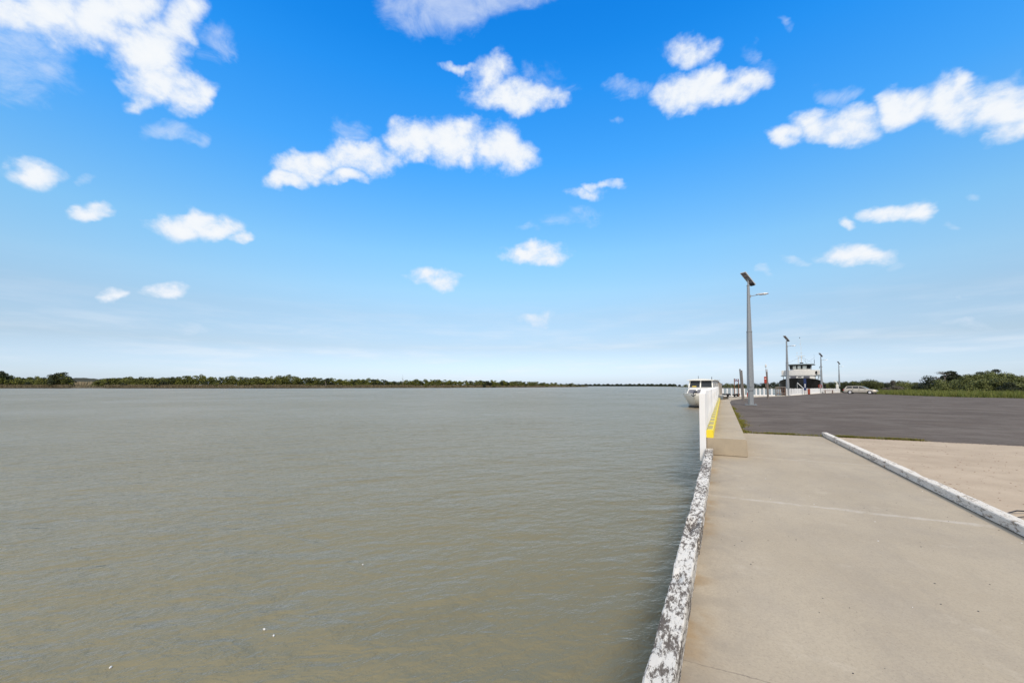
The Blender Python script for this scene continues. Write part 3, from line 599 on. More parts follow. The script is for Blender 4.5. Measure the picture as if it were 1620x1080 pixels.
# ------------------------------------------------------------------ cabin cruiser (bow at the origin, stern towards +Y, z=0 is the waterline)
def make_cruiser():
    x, y = -2.30, 40.2
    t = thing('cabin_cruiser', (x, y, -.75), 'white cabin cruiser moored bow towards us beside the white fence', 'boat', rz=-R(7.0))
    st = [(-.05, .02, .04, 1.30, .95), (.35, .52, .10, 1.28, .55), (.9, 1.02, .38, 1.26, .12), (1.8, 1.28, .80, 1.2, -.1), (3.2, 1.36, 1.05, 1.12, -.25), (6, 1.38, 1.15, 1.02, -.3), (9.2, 1.28, 1.08, .98, -.3)]
    b = MB(); rings = []
    for yy, w, wc, zd, zk in st:
        half = [(0, zk), (wc * .5, zk + (.12 if yy > .5 else .05)), (wc, .22 + max(0, zk) * .8), (w * .96, zd - .16), (w, zd - .10), (w, zd)]
        rings.append([(-a, yy, z) for a, z in reversed(half)] + [(a, yy, z) for a, z in half[1:]])
    b.loft(rings, False, True); b.build('hull', M['boatwhite'], t, smooth=True)
    b = MB(); rings = []
    for yy, w, wc, zd, zk in st: rings.append([(-w * 1.03 - .02, yy, zd), (w * 1.03 + .02, yy, zd), (w * 1.03 + .02, yy, zd + .05), (-w * 1.03 - .02, yy, zd + .05)])
    b.loft(rings, True); b.build('deck', M['boatwhite'], t)
    b = MB(); rings = []
    for yy, w, wc, zd, zk in st[1:]: rings.append([(-wc * 1.03 - .02, yy, -.05), (wc * 1.03 + .02, yy, -.05), (wc * 1.05 + .02, yy, .10), (-wc * 1.05 - .02, yy, .10)])
    b.loft(rings, True); b.build('waterline_stripe', M['hullblack'], t)
    # trunk cabin with slanted front windows
    b = MB(); b.hexa([(-.86, .95, 1.27), (.86, .95, 1.27), (1.05, 3.6, 1.2), (-1.05, 3.6, 1.2), (-.72, 1.45, 1.74), (.72, 1.45, 1.74), (.98, 3.4, 1.80), (-.98, 3.4, 1.80)]); tr = b.build('trunk_cabin', M['boatwhite'], t, bevel=.02)
    for x0, x1 in ((-.74, -.08), (.06, .72)):
        b = MB(); b.hexa([(x0, 1.0, 1.34), (x1, 1.0, 1.34), (x1, 1.06, 1.34), (x0, 1.06, 1.34), (x0 * .9, 1.34, 1.66), (x1 * .9, 1.34, 1.66), (x1 * .9, 1.42, 1.66), (x0 * .9, 1.42, 1.66)]); b.build('window', M['greyglass'], tr)
    # wheelhouse
    y0 = 3.2; b = MB()
    b.hexa([(-1.12, y0, 1.2), (1.12, y0, 1.2), (1.14, 6.9, 1.15), (-1.14, 6.9, 1.15), (-1.12, y0, 1.86), (1.12, y0, 1.86), (1.14, 6.9, 1.86), (-1.14, 6.9, 1.86)]); wh = b.build('wheelhouse', M['boatwhite'], t)
    zt = 2.55
    def pillar(xb, yb, xt, yt, w=.045):
        return [(xb - w, yb - w, 1.86), (xb + w, yb - w, 1.86), (xb + w, yb + w, 1.86), (xb - w, yb + w, 1.86), (xt - w, yt - w, zt), (xt + w, yt - w, zt), (xt + w, yt + w, zt), (xt - w, yt + w, zt)]
    for xb in (-1.06, -.02, 1.06):
        b = MB(); b.hexa(pillar(xb, y0 + .05, xb * .93, y0 + .3, .055)); b.build('window_pillar', M['boatwhite'], wh)
    for yy in (4.6, 5.8, 6.8):
        for s_ in (-1, 1): b = MB(); b.hexa(pillar(s_ * 1.08, yy, s_ * .99, yy)); b.build('window_pillar', M['boatwhite'], wh)
    for xa, xc in ((-1.0, -.08), (.04, 1.0)):
        b = MB(); b.hexa([(xa, y0 + .05, 1.865), (xc, y0 + .05, 1.865), (xc, y0 + .08, 1.865), (xa, y0 + .08, 1.865), (xa * .93, y0 + .29, zt), (xc * .93, y0 + .29, zt), (xc * .93, y0 + .32, zt), (xa * .93, y0 + .32, zt)]); gl = b.build('windscreen', M['glass'], wh)
    b = MB(); b.hexa([(-.78, y0 + .035, 1.90), (-.36, y0 + .035, 1.90), (-.36, y0 + .04, 1.90), (-.78, y0 + .04, 1.90), (-.74, y0 + .07, 2.0), (-.4, y0 + .07, 2.0), (-.4, y0 + .075, 2.0), (-.74, y0 + .075, 2.0)]); b.build('yellow_sticker', M['yellow2'], wh)
    for s_ in (-1, 1):
        for ya, yb in ((y0 + .35, 4.55), (4.65, 5.75), (5.85, 6.75)):
            b = MB(); b.hexa([(s_ * 1.07, ya, 1.865), (s_ * 1.09, ya, 1.865), (s_ * 1.09, yb, 1.865), (s_ * 1.07, yb, 1.865), (s_ * .98, ya, zt), (s_ * 1.0, ya, zt), (s_ * 1.0, yb, zt), (s_ * .98, yb, zt)]); b.build('side_window', M['greyglass'], wh)
    b = MB(); rings = []
    for yy in (y0 - .05, y0 + .2, 5, 7.1):
        rings.append([(-1.2, yy, zt - .02), (1.2, yy, zt - .02), (1.22, yy, zt + .05), (.6, yy, zt + .11), (0, yy, zt + .14), (-.6, yy, zt + .11), (-1.22, yy, zt + .05)])
    b.loft(rings, True); rf = b.build('roof', M['boatwhite'], t)
    MB().tube([(-.35, 4.2, zt + .1), (-.35, 4.2, zt + .45)], .02, 6).build('aerial', M['dark'], rf); MB().tube([(.8, 4.6, zt + .1), (.8, 4.6, zt + .35)], .03, 6).build('aerial', M['dark'], rf)
    b = MB(); b.hexa([(-1.1, 6.95, 1.0), (1.14, 6.95, 1.0), (1.2, 8.6, 1.0), (-1.15, 8.6, 1.0), (-1.1, 6.95, 2.5), (1.1, 6.95, 2.5), (1.2, 8.5, 2.2), (-1.15, 8.5, 2.2)]); b.build('stern_canopy', M['canvas'], t)
    b = MB()
    P = [(0, .05, 1.82), (.45, .45, 1.82), (.95, 1.1, 1.80), (1.22, 2.2, 1.75)]
    for s_ in (-1, 1):
        b.tube([(s_ * p[0], p[1], p[2]) for p in P], .014, 6); b.tube([(s_ * p[0], p[1], 1.55) for p in P], .010, 6)
        for p in P[1:]: b.tube([(s_ * p[0], p[1], 1.3), (s_ * p[0], p[1], p[2])], .014, 6)
    b.build('bow_rail', M['alu'], t)
    b = MB(); b.tube([(0, .9, 1.34), (0, .2, 1.42), (-.04, -.18, 1.32), (-.05, -.22, 1.1)], [.06, .06, .05, .04], 8); b.tube([(-.25, -.05, 1.2), (-.05, -.24, 1.08), (.16, -.05, 1.25)], [.03, .05, .03], 6); b.tube([(-.12, .5, 1.45), (.15, .5, 1.45)], .13, 8); b.build('anchor', M['dark'], t)
    return t
M['yellow2'] = simple('yellow_sticker', (.6, .45, .05), .5)
make_cruiser()

# ------------------------------------------------------------------ black hulled ship
def make_ship():
    x, y = at(1264.3, 88)
    t = thing('workboat', (x, y, -.75), 'large black hulled ship with white superstructure moored bow on behind the fence', 'ship', rz=-R(10))
    B = 4.15
    st = [(-.6, .05, .02, 3.72, 1.2), (.4, 1.5, .3, 3.68, -.5), (1.8, 2.9, 1.2, 3.5, -1.2), (3.8, 3.8, 2.5, 3.15, -1.5), (6.5, B, 3.6, 2.75, -1.5), (12, B, 4.0, 2.5, -1.5), (22, 3.9, 3.7, 2.4, -1.5), (26, 3.5, 3.3, 2.5, -1.0)]
    rings = []
    for yy, w, ww, zd, zk in st:
        half = [(0, zk), (ww * .8, zk + .2), (ww, .1), (ww + (w - ww) * .45, zd * .5), (w, zd)]
        rings.append([(-a, yy, z) for a, z in reversed(half)] + [(a, yy, z) for a, z in half[1:]])
    MB().loft(rings).build('hull', M['hullblack'], t)
    b = MB(); rings = [[(-w - .04, yy, zd - .12), (w + .04, yy, zd - .12), (w + .04, yy, zd), (-w - .04, yy, zd)] for yy, w, ww, zd, zk in st]
    b.loft(rings, True); b.build('gunwale', M['hullblack'], t)
    def bow_front(z0, z1, w, yf, yb, curve=1.6, taper=1.0):
        r = []
        for z, k in ((z0, 1), (z1, taper)):
            pts = [(-w * k, yb, z)] + [(w * k * math.sin(a), yf + curve * (1 - math.cos(a)), z) for a in [R(-80 + 160 * i / 10) for i in range(11)]] + [(w * k, yb, z)]
            r.append(pts)
        return MB().loft(r, True)
    h = bow_front(2.2, 4.40, 2.75, 5.0, 16, 1.1).build('lower_house', M['shipwhite'], t)
    up = bow_front(4.40, 5.62, 3.0, 4.85, 14, 1.2).build('upper_house', M['shipwhite'], t)
    for s_ in (-1,):
        pass
    for x0, x1 in ((-1.75, -.75), (.7, 1.75)):
        b = MB(); yv = 5.2 + 1.2 * .12; b.box(x0, x1, 4.90, 5.5, 3.60, 4.22); b.build('window', M['greyglass'], h)
    b = MB(); b.box(-.35, .25, 4.96, 5.3, 3.98, 4.12); b.build('vent', M['dark'], h)
    # wings
    for s_ in (-1, 1):
        b = MB(); b.box(*sorted((s_ * 3.0, s_ * 3.6)), 6.3, 8.6, 4.5, 5.6); wg = b.build('bridge_wing', M['shipwhite'], t, bevel=.03)
        b = MB(); b.box(*sorted((s_ * 2.6, s_ * 3.75)), 5.9, 8.8, 4.28, 4.395); b.build('wing_floor', M['shiproof'], wg)
        b = MB(); b.tube([(s_ * 2.9, 7, 2.4), (s_ * 3.4, 7, 4.3)], .06, 6); b.tube([(s_ * 3.4, 8.5, 2.5), (s_ * 3.4, 8.5, 4.3)], .06, 6); b.build('stanchion', M['shipwhite'], wg)
    b = MB(); b.box(2.78, 3.12, 5.55, 6.28, 4.75, 5.3); b.build('doorway', M['hullblack'], up)
    # wheelhouse with windows all round
    def ring(z, w, yf): return [(-w, yf + 3.6, z), (-w, yf + .9, z), (-w * .62, yf, z), (w * .62, yf, z), (w, yf + .9, z), (w, yf + 3.6, z)]
    wz0, wz1 = 5.62, 6.80
    b = MB().loft([ring(wz0, 1.95, 5.6), ring(wz0 + .22, 1.98, 5.57)], True); w_ = b.build('wheelhouse', M['shipwhite'], t)
    b = MB().loft([ring(wz0 + .22, 1.9, 5.62), ring(wz1, 2.05, 5.45)], True, True); b.build('window_band', M['glass'], w_)
    for x0, x1 in ((-1.35, -.72), (-.45, .12), (.5, 1.22)):
        b = MB(); b.hexa([(x0, 5.57, wz0 + .30), (x1, 5.57, wz0 + .30), (x1, 5.6, wz0 + .30), (x0, 5.6, wz0 + .30), (x0, 5.44, wz1 - .22), (x1, 5.44, wz1 - .22), (x1, 5.47, wz1 - .22), (x0, 5.47, wz1 - .22)]); b.build('window', M['paleglass'], w_)
    for x0 in (-1.5, -.6, .3, 1.33):
        b = MB(); b.hexa([(x0 - .05, 5.53, wz0 + .2), (x0 + .05, 5.53, wz0 + .2), (x0 + .05, 5.6, wz0 + .2), (x0 - .05, 5.6, wz0 + .2), (x0 - .05, 5.38, wz1), (x0 + .05, 5.38, wz1), (x0 + .05, 5.46, wz1), (x0 - .05, 5.46, wz1)]); b.build('mullion', M['dark'], w_)
    for s_ in (-1, 1):
        b = MB(); b.hexa([(s_ * 1.94, 7.4, wz0), (s_ * 2.02, 7.4, wz0), (s_ * 2.02, 9.3, wz0), (s_ * 1.94, 9.3, wz0), (s_ * 2.06, 7.2, wz1), (s_ * 2.14, 7.2, wz1), (s_ * 2.14, 9.3, wz1), (s_ * 2.06, 9.3, wz1)]); b.build('side_panel', M['shipwhite'], w_)
    b = MB().loft([[(x * 1.36, y + (-.5 if y < 8 else .6), z) for x, y, z in ring(6.80, 2.05, 5.45)], [(x * 1.25, y + (-.35 if y < 8 else .5), z) for x, y, z in ring(6.98, 2.05, 5.45)]], True); b.build('wheelhouse_roof', M['shiproof'], t)
    # mast with crossbars, lamps, whips and stays
    b = MB(); b.tube([(.25, 7.3, 7.2), (.25, 7.3, 9.0)], .09, 6); b.tube([(-.35, 7.3, 7.2), (-.35, 7.3, 8.75)], .06, 6); b.tube([(-.8, 7.3, 8.95), (1.0, 7.3, 8.95)], .045, 6); b.tube([(-.35, 7.3, 8.6), (.25, 7.3, 8.6)], .05, 6)
    b.tube([(.25, 7.3, 9.0), (.22, 7.3, 11.2)], .03, 5); b.tube([(.22, 7.3, 11.2), (.05, 7.3, 13.3)], .014, 5)
    b.tube([(.0, 7.3, 9.6), (.45, 7.3, 9.6)], .04, 5); b.tube([(-.55, 7.3, 8.95), (-.55, 7.3, 9.75)], .016, 5); b.box(-.62, -.48, 7.24, 7.36, 9.6, 9.78)
    b.box(.0, .14, 7.24, 7.36, 11.6, 11.75); b.box(.16, .3, 7.2, 7.34, 13.0, 13.15) if False else None; b.build('mast', M['shipwhite'], t)
    b = MB(); b.box(-.05, .1, 7.24, 7.36, 13.1, 13.3); b.tube([(-.1, 7.2, 7.3), (.6, 7.2, 7.3)], .14, 8); b.build('radar', M['dark'], t)
    b = MB()
    for p, q_ in (((.25, 7.3, 8.8), (2.3, 6.2, 7.2)), ((.25, 7.3, 8.8), (-2.3, 6.2, 7.2)), ((.2, 7.3, 8.9), (1.2, 9.0, 7.2)), ((2.6, 8, 8.4), (1.0, 7.3, 7.25)), ((2.62, 8, 7.1), (2.62, 8, 9.3)), ((-2.7, 8, 7.1), (-2.7, 8, 8.2)), ((1.1, 7.3, 7.2), (.95, 7.3, 8.3))):
        b.tube([p, q_], .014, 4)
    b.tube([(2.62, 8, 7.1), (2.62, 8, 8.0)], .05, 5)
    b.build('rigging', M['dark'], t)
    b = MB(); b.tube([(3.5, 8, 6.0), (3.55, 8, 6.35), (3.8, 8, 6.55), (4.05, 8, 6.3)], .06, 6); b.build('searchlight', M['shiproof'], t)
    b = MB()
    for k in range(7): b.tube([(4.1, 9.5 + k * 1.5, 2.5), (4.1, 9.5 + k * 1.5, 3.5)], .03, 5)
    b.tube([(4.1, 9.5, 3.5), (4.1, 18.5, 3.5)], .03, 5); b.tube([(4.1, 9.5, 3.0), (4.1, 18.5, 3.0)], .02, 5); b.build('deck_rail', M['shipwhite'], t)
    b = MB(); b.tube([(4.4, 10, .8), (4.4, 10, 2.4)], .25, 8); b.build('fender', M['black'], t)
make_ship()

# ------------------------------------------------------------------ station wagon
def make_car():
    xf, yf = at(1375.5, 75); xr, yr = at(1346, 77); a = math.atan2(yf - yr, xf - xr)
    cx, cy = (xf + xr) / 2, (yf + yr) / 2
    t = thing('parked_car', (cx, cy, gz(cy) + .0), 'champagne coloured station wagon parked side on at the edge of the asphalt', 'car', rz=a)
    # x forward, y left, z up; side towards the camera is -y
    def sec(x, zb, zw, wb, ww): return [(x, -wb * .93, zb), (x, -wb, zb + .14), (x, -wb, (zb + zw) / 2 + .05), (x, -ww, zw), (x, ww, zw), (x, wb, (zb + zw) / 2 + .05), (x, wb, zb + .14), (x, wb * .93, zb)]
    S = [(-2.42, .42, .80, .66, .62), (-2.38, .30, .93, .80, .72), (-2.2, .24, .98, .87, .80), (-1.5, .22, .98, .90, .84), (0, .22, .97, .91, .85), (.9, .22, .95, .91, .84), (1.15, .22, .93, .90, .82), (1.9, .22, .82, .87, .78), (2.25, .24, .74, .80, .70), (2.42, .30, .62, .66, .58), (2.46, .36, .52, .58, .5)]
    bd = MB().loft([sec(*s) for s in S], True).build('body', M['car'], t, smooth=False)
    # greenhouse
    G = [(-2.22, .98, -2.22, .99, .80, .79), (-1.98, .98, -1.86, 1.42, .80, .62), (-1.0, .98, -1.0, 1.46, .83, .64), (.15, .97, .05, 1.44, .83, .63), (1.15, .93, .35, 1.38, .78, .60)]
    rings = []
    prof = [(-2.24, .96), (-1.95, 1.40), (-1.7, 1.455), (-.8, 1.48), (-.1, 1.46), (.32, 1.40), (1.18, .93)]
    for x, z in prof:
        k = (z - .95) / .5; w = .84 - .2 * max(0, k)
        rings.append([(x, -.85, .95 if z > .96 else z - .02), (x, -w, z), (x, w, z), (x, .85, .95 if z > .96 else z - .02)])
    MB().loft(rings, True).build('roof', M['car'], t)
    def sidewin(poly, s_, name='side_window'):
        def yy(z): return s_ * (.855 - .2 * (z - .95) / .5 * 1.0 + .012)
        b = MB(); n = len(poly)
        b.v = [(x, yy(z), z) for x, z in poly] + [(x, yy(z) - s_ * .03, z) for x, z in poly]
        b.f = [tuple(range(n)), tuple(range(2 * n - 1, n - 1, -1))] + [(i, (i + 1) % n, n + (i + 1) % n, n + i) for i in range(n)]
        return b.build(name, M['glass'], t)
    for s_ in (-1, 1):
        sidewin([(-2.02, 1.04), (-1.78, 1.37), (-1.12, 1.40), (-1.08, 1.04)], s_)
        sidewin([(-1.0, 1.03), (-1.04, 1.40), (-.22, 1.40), (-.16, 1.02)], s_)
        sidewin([(-.08, 1.02), (-.14, 1.40), (.26, 1.34), (.92, 1.0)], s_)
        b = MB(); b.box(-2.44, -2.28, *sorted((s_ * .62, s_ * .84)), .62, .86); b.build('tail_lamp', M['red'], t)
        b = MB(); b.box(2.30, 2.435, *sorted((s_ * .42, s_ * .72)), .50, .64); b.build('headlight', M['lens'], t)
        b = MB(); b.box(.78, .92, *sorted((s_ * .86, s_ * 1.03)), .98, 1.1); b.build('wing_mirror', M['car'], t)
        for xx in (-.12, -1.05):
            b = MB(); b.box(xx, xx + .16, *sorted((s_ * .9, s_ * .935)), .82, .86); b.build('door_handle', M['dark'], bd)
            b = MB(); b.box(xx - .02 + (.04 if xx > -.5 else 0), xx + (.04 if xx > -.5 else 0) - .005, *sorted((s_ * .903, s_ * .916)), .30, .92); b.build('door_gap', M['dark'], bd)
        for wx in (-1.4, 1.42):
            b = MB(); b.tube([(wx, s_ * .70, .31), (wx, s_ * .915, .31)], .375, 20); b.build('wheel_arch', M['black'], t)
            b = MB(); b.tube([(wx, s_ * .72, .31), (wx, s_ * .90, .31), (wx, s_ * .93, .31)], [.31, .31, .27], 20); wl = b.build('wheel', M['black'], t)
            b = MB(); b.tube([(wx, s_ * .932, .31), (wx, s_ * .955, .31)], [.215, .16], 14); b.build('hubcap', M['rim'], wl)
    b = MB(); b.hexa([(.40, -.6, 1.385), (1.17, -.74, .955), (1.17, .74, .955), (.40, .6, 1.385), (.42, -.6, 1.41), (1.19, -.74, .975), (1.19, .74, .975), (.42, .6, 1.41)]); b.build('windscreen', M['glass'], t)
    b = MB(); b.box(-2.40, 2.38, -.86, .86, .16, .27); b.build('sill', M['dark'], t)
    b = MB(); b.box(2.38, 2.50, -.66, .66, .26, .42); b.build('bumper', M['dark'], t)
    b = MB(); b.box(-2.50, -2.38, -.72, .72, .32, .50); b.build('bumper', M['dark'], t)
    for s_ in (-1, 1):
        b = MB(); b.tube([(-1.7, s_ * .58, 1.50), (-.2, s_ * .58, 1.50)], .02, 6); b.build('roof_rail', M['dark'], t)
make_car()

# ------------------------------------------------------------------ vegetation
def unit(v): return v / np.maximum(1e-9, np.linalg.norm(v, axis=1, keepdims=True))
def leaf_cards(C, Nn, size, r):
    n = len(C); u = unit(np.cross(Nn, r.normal(size=(n, 3)))); w = np.cross(Nn, u)
    s = size * r.uniform(.6, 1.4, (n, 1)); k = r.uniform(.45, .9, (n, 1))
    V = np.stack([C - u * s, C - w * s * k, C + u * s, C + w * s * k], 1).reshape(-1, 3)
    return V, np.arange(4 * n).reshape(-1, 4)
def crown_cloud(w, d, h, nl, size, nclump, r, flat=.55, low=.25, top=1.0):
    """clumps of leaves spread through a dome w x d x h"""
    cs, rs = [], []
    for i in range(nclump):
        a = r.uniform(0, 2 * np.pi); q = np.sqrt(r.uniform(0, 1)) * .78
        x, y = q * np.cos(a), q * np.sin(a); zmax = np.sqrt(max(0, 1 - (q) ** 2))
        z = low + (top - low) * (zmax * r.uniform(.08, .92))
        cs.append((x * w / 2, y * d / 2, z * h)); rs.append(r.uniform(.16, .30) * min(w, d, h * 1.8))
    cs = np.array(cs); rs = np.array(rs); p = rs ** 2 / np.sum(rs ** 2)
    idx = r.choice(nclump, nl, p=p); dr = unit(r.normal(size=(nl, 3))); dr[:, 2] = np.where(dr[:, 2] < -.35, -dr[:, 2], dr[:, 2])
    rad = rs[idx][:, None] * (r.uniform(.55, 1.08, (nl, 1)))
    C = cs[idx] + dr * rad * np.array([1, 1, flat + .25]); C[:, 2] = np.maximum(C[:, 2], .02 * h)
    Nn = unit(dr + r.normal(size=(nl, 3)) * .55)
    V, Q = leaf_cards(C, Nn, size, r); return V, Q, cs
def make_tree(name, w, h, nl, size, m, seed, nclump=14, flat=.55, low=.25, trunk=True, d=None, bare=0):
    r = np.random.default_rng(seed); t = bpy.data.objects.new(name, None); COL.objects.link(t)
    V, Q, cs = crown_cloud(w, d or w * .8, h * .92, nl, size, nclump, r, flat, low)
    quads('crown', V, Q, m, t)
    if trunk:
        b = MB(); rr = .02 * h + .03; base = (0, 0, -.2); fork = (w * .03, 0, h * low * .9)
        b.tube([base, (w * .02, 0, h * low * .5), fork], [rr * 1.3, rr, rr * .85], 6)
        for c in cs[:6]: b.tube([fork, tuple((np.array(fork) * .4 + c * .6) + np.array([0, 0, -.06 * h])), tuple(c)], [rr * .6, rr * .35, rr * .12], 5)
        b.build('trunk', M['bark'], t, fixn=False)
    return t
def put(o, x, y, z, label, cat='tree', group=None, rz=None, s=1, sz=None):
    o.location = (x, y, z); o.rotation_euler = (0, 0, random.uniform(0, 6.28) if rz is None else rz)
    o.scale = (s, s, sz or s); tag(o, label, cat, group)

# --- far left bank
BANK = [(-400, 330), (0, 346), (200, 346), (400, 346), (500, 365), (600, 400), (700, 430), (780, 500), (850, 580), (900, 700), (930, 850)]
def bankZ(px):
    for (a, za), (b_, zb) in zip(BANK, BANK[1:]):
        if a <= px <= b_: return za + (zb - za) * (px - a) / (b_ - a)
    return BANK[-1][1]
PROF = [(-60, 586), (0, 584), (6, 589), (12, 596), (30, 594), (60, 594), (80, 592), (95, 587), (108, 590), (116, 598), (124, 603), (156, 603), (164, 595.5), (200, 596), (250, 595.5), (285, 593.5), (320, 591), (345, 596), (370, 593), (400, 597), (420, 594.5), (448, 592.5), (478, 595), (505, 596), (540, 597.5), (580, 598.5), (633, 601), (668, 598.5), (700, 599.5), (745, 601), (770, 600), (830, 602.8), (875, 604.6), (910, 606.3), (930, 609)]
def prof(px):
    for (a, ya), (b_, yb) in zip(PROF, PROF[1:]):
        if a <= px <= b_: return ya + (yb - ya) * (px - a) / (b_ - a)
    return 600
def wx(px, Z): return at(px, Z)
# bank land as one sheet with a low shelf
b = MB(); pl = [p for p in range(-400, 931, 35)]
for px in pl:
    Z = bankZ(px)
    for dz_, zz in ((-1.2, -1.2), (0.0, -.45), (6, .5), (40, 1.0), (260, 1.6)):
        x, y = wx(px, Z + dz_ * (1 if px < 900 else .3)); b.v.append((x, y, zz))
for i in range(len(pl) - 1):
    for k in range(4): p = i * 5 + k; b.f.append((p, p + 5, p + 6, p + 1))
tag(b.build('terrain', M['mud']), kind='structure')
# distant ridge seen through the gap and the low wood at the end of the river
def ridge(name, pts, m, kind, seed, th=60):
    r = random.Random(seed); rings = []
    for px, Z, top in pts:
        x, y = at(px, Z); x2, y2 = at(px, Z + th); rings.append([(x, y, -1.2), (x, y, ztop(top + r.uniform(-.25, .25), Z)), (x2, y2, ztop(top + .1, Z)), (x2, y2, -1.2)])
    return tag(MB().loft(rings, True).build(name, m), kind=kind)
ridge('hills', [(-60 + i * 4, 2400, 598.4 + .9 * math.sin(i * .37) + .3 * math.sin(i * 1.9)) for i in range(90)], M['hill'], 'structure', 4)
# far reed field in the gap
reedV, reedC = [], []
def blades(areas, n, h0, h1, w, m, name, seed, zf, lean=.25):
    r = np.random.default_rng(seed); P = areas(n, r); n = len(P)
    z = np.array([zf(p) for p in P]); h = r.uniform(h0, h1, n); a = r.uniform(0, 2 * np.pi, n); d_ = np.stack([np.cos(a), np.sin(a), 0 * a], 1) * (w * r.uniform(.5, 1.5, n))[:, None]
    B = np.column_stack([P, z]); T = B + np.column_stack([r.normal(size=(n, 2)) * lean * h[:, None], h])
    V = np.stack([B - d_, B + d_, T], 1).reshape(-1, 3)
    return quads(name, V, np.arange(3 * n).reshape(-1, 3), m)
def reed_area(n, r):
    px = r.uniform(-60, 925, n); px = px[(px < 330) | (np.sin(px * .045) + np.sin(px * .11) > -.5) | (r.uniform(size=n) < .3)]; n = len(px); off = np.minimum(r.exponential(2.2, n), 9) - .8
    gap = (px > 112) & (px < 166); off = np.where(gap, r.uniform(0, 60, n), off)
    return np.array([at(p, bankZ(p) + o) for p, o in zip(px, off)])
def zbank(p): return .1
tag(blades(reed_area, 60000, 1.0, 3.1, .15, M['reeds'], 'reeds', 21, lambda p: -.2, .18), 'pale dry reeds lining the foot of the far river bank', 'reeds', kind='stuff')
def field_area(n, r):
    px = r.uniform(100, 185, n); Z = r.uniform(400, 600, n); return np.array([at(p, z) for p, z in zip(px, Z)])
tag(blades(field_area, 6000, 3.2, 5.2, .5, M['reeds'], 'tall_grass_field', 22, lambda p: 1.2, .1), 'pale tan grass field seen through the gap in the far bank trees', 'grass', kind='stuff')

VAR = []
for i in range(9):
    m = (M['leaf_far'], M['leaf_far2'], M['leaf_far'])[i % 3]
    VAR.append(make_tree('bank_tree', 1.0 * 8, 8, 2400, .27, m, 100 + i, nclump=22, low=.02, flat=.6))
usedv = set()
def place_far(px, Z, top, wpx, label, group, vi=None):
    x, y = at(px, Z); z0 = .3 if Z > bankZ(min(px, 930)) + 3 and px < 935 else -.3
    H = ztop(top, Z) - z0; Wd = wpx * Z / 640; vi = random.randrange(9) if vi is None else vi
    o = VAR[vi]
    if vi in usedv: o = copy_tree(o)
    usedv.add(vi)
    o.location = (x, y, z0); o.rotation_euler = (0, 0, random.uniform(0, 6.28)); o.scale = (Wd / 8, Wd / 8, H / 8)
    tag(o, label, 'tree', group)
SEG = [(-60, 116, 'dark olive scrub tree on the far bank left of the grass gap'), (160, 300, 'yellowish green scrub tree on the far bank just right of the grass gap'),
       (300, 560, 'dark green scrub tree in the tall middle stretch of the far bank'), (560, 760, 'dark scrub tree in the lower right stretch of the far bank'),
       (760, 925, 'small dark scrub tree near the far tip of the left bank')]
for a, c, lab in SEG:
    px = a
    while px < c:
        Z = bankZ(px); k = 346 / Z; tp = prof(px)
        place_far(px, Z + random.uniform(7, 14), tp + random.uniform(-.9, 1.4), random.uniform(13, 24) * k ** .7, lab, 'trees along the far left bank')
        px += random.uniform(6.5, 11) * k ** .7
    px = a + 4
    while px < c:
        Z = bankZ(px); k = 346 / Z; tp = prof(px)
        place_far(px, Z + random.uniform(2, 5), tp + (614 - tp) * random.uniform(.30, .5), random.uniform(9, 15) * k ** .7, 'low bush in front of the taller trees on the far left bank', 'low bushes along the far left bank')
        px += random.uniform(14, 26) * k ** .7
place_far(97, 352, 586.3, 30, 'tall round crowned dark tree standing above the others at the left of the grass gap', None, 1)
place_far(-2, 352, 583.5, 30, 'tall dark tree cut by the left border of the photo', None, 4)
# pale dead stems
for px, top, hp in ((515, 600, 9), (637, 593, 14), (702, 604, 7), (688, 606, 5)):
    Z = bankZ(px) + 1; x, y = at(px, Z); s_ = Z / 640
    b = MB(); H = hp * s_ + 4
    b.tube([(0, 0, 0), (.4, 0, H * .55), (.2, 0, H)], [.22, .15, .05], 5); b.tube([(.4, 0, H * .55), (-1.2, 0, H * .85)], [.10, .04], 5); b.tube([(.3, 0, H * .4), (1.6, .3, H * .7)], [.10, .04], 5)
    o = b.build('dead_tree', M['timber']); o.location = (x, y, ztop(top, Z) - H)
    tag(o, {515: 'pale bare dead tree at the water edge in the middle of the far bank', 637: 'thin bare dead tree rising above the scrub on the far bank', 702: 'short pale dead trunk at the water edge on the right part of the far bank', 688: 'smallest pale dead stem leaning at the far bank'}[px], 'dead tree')
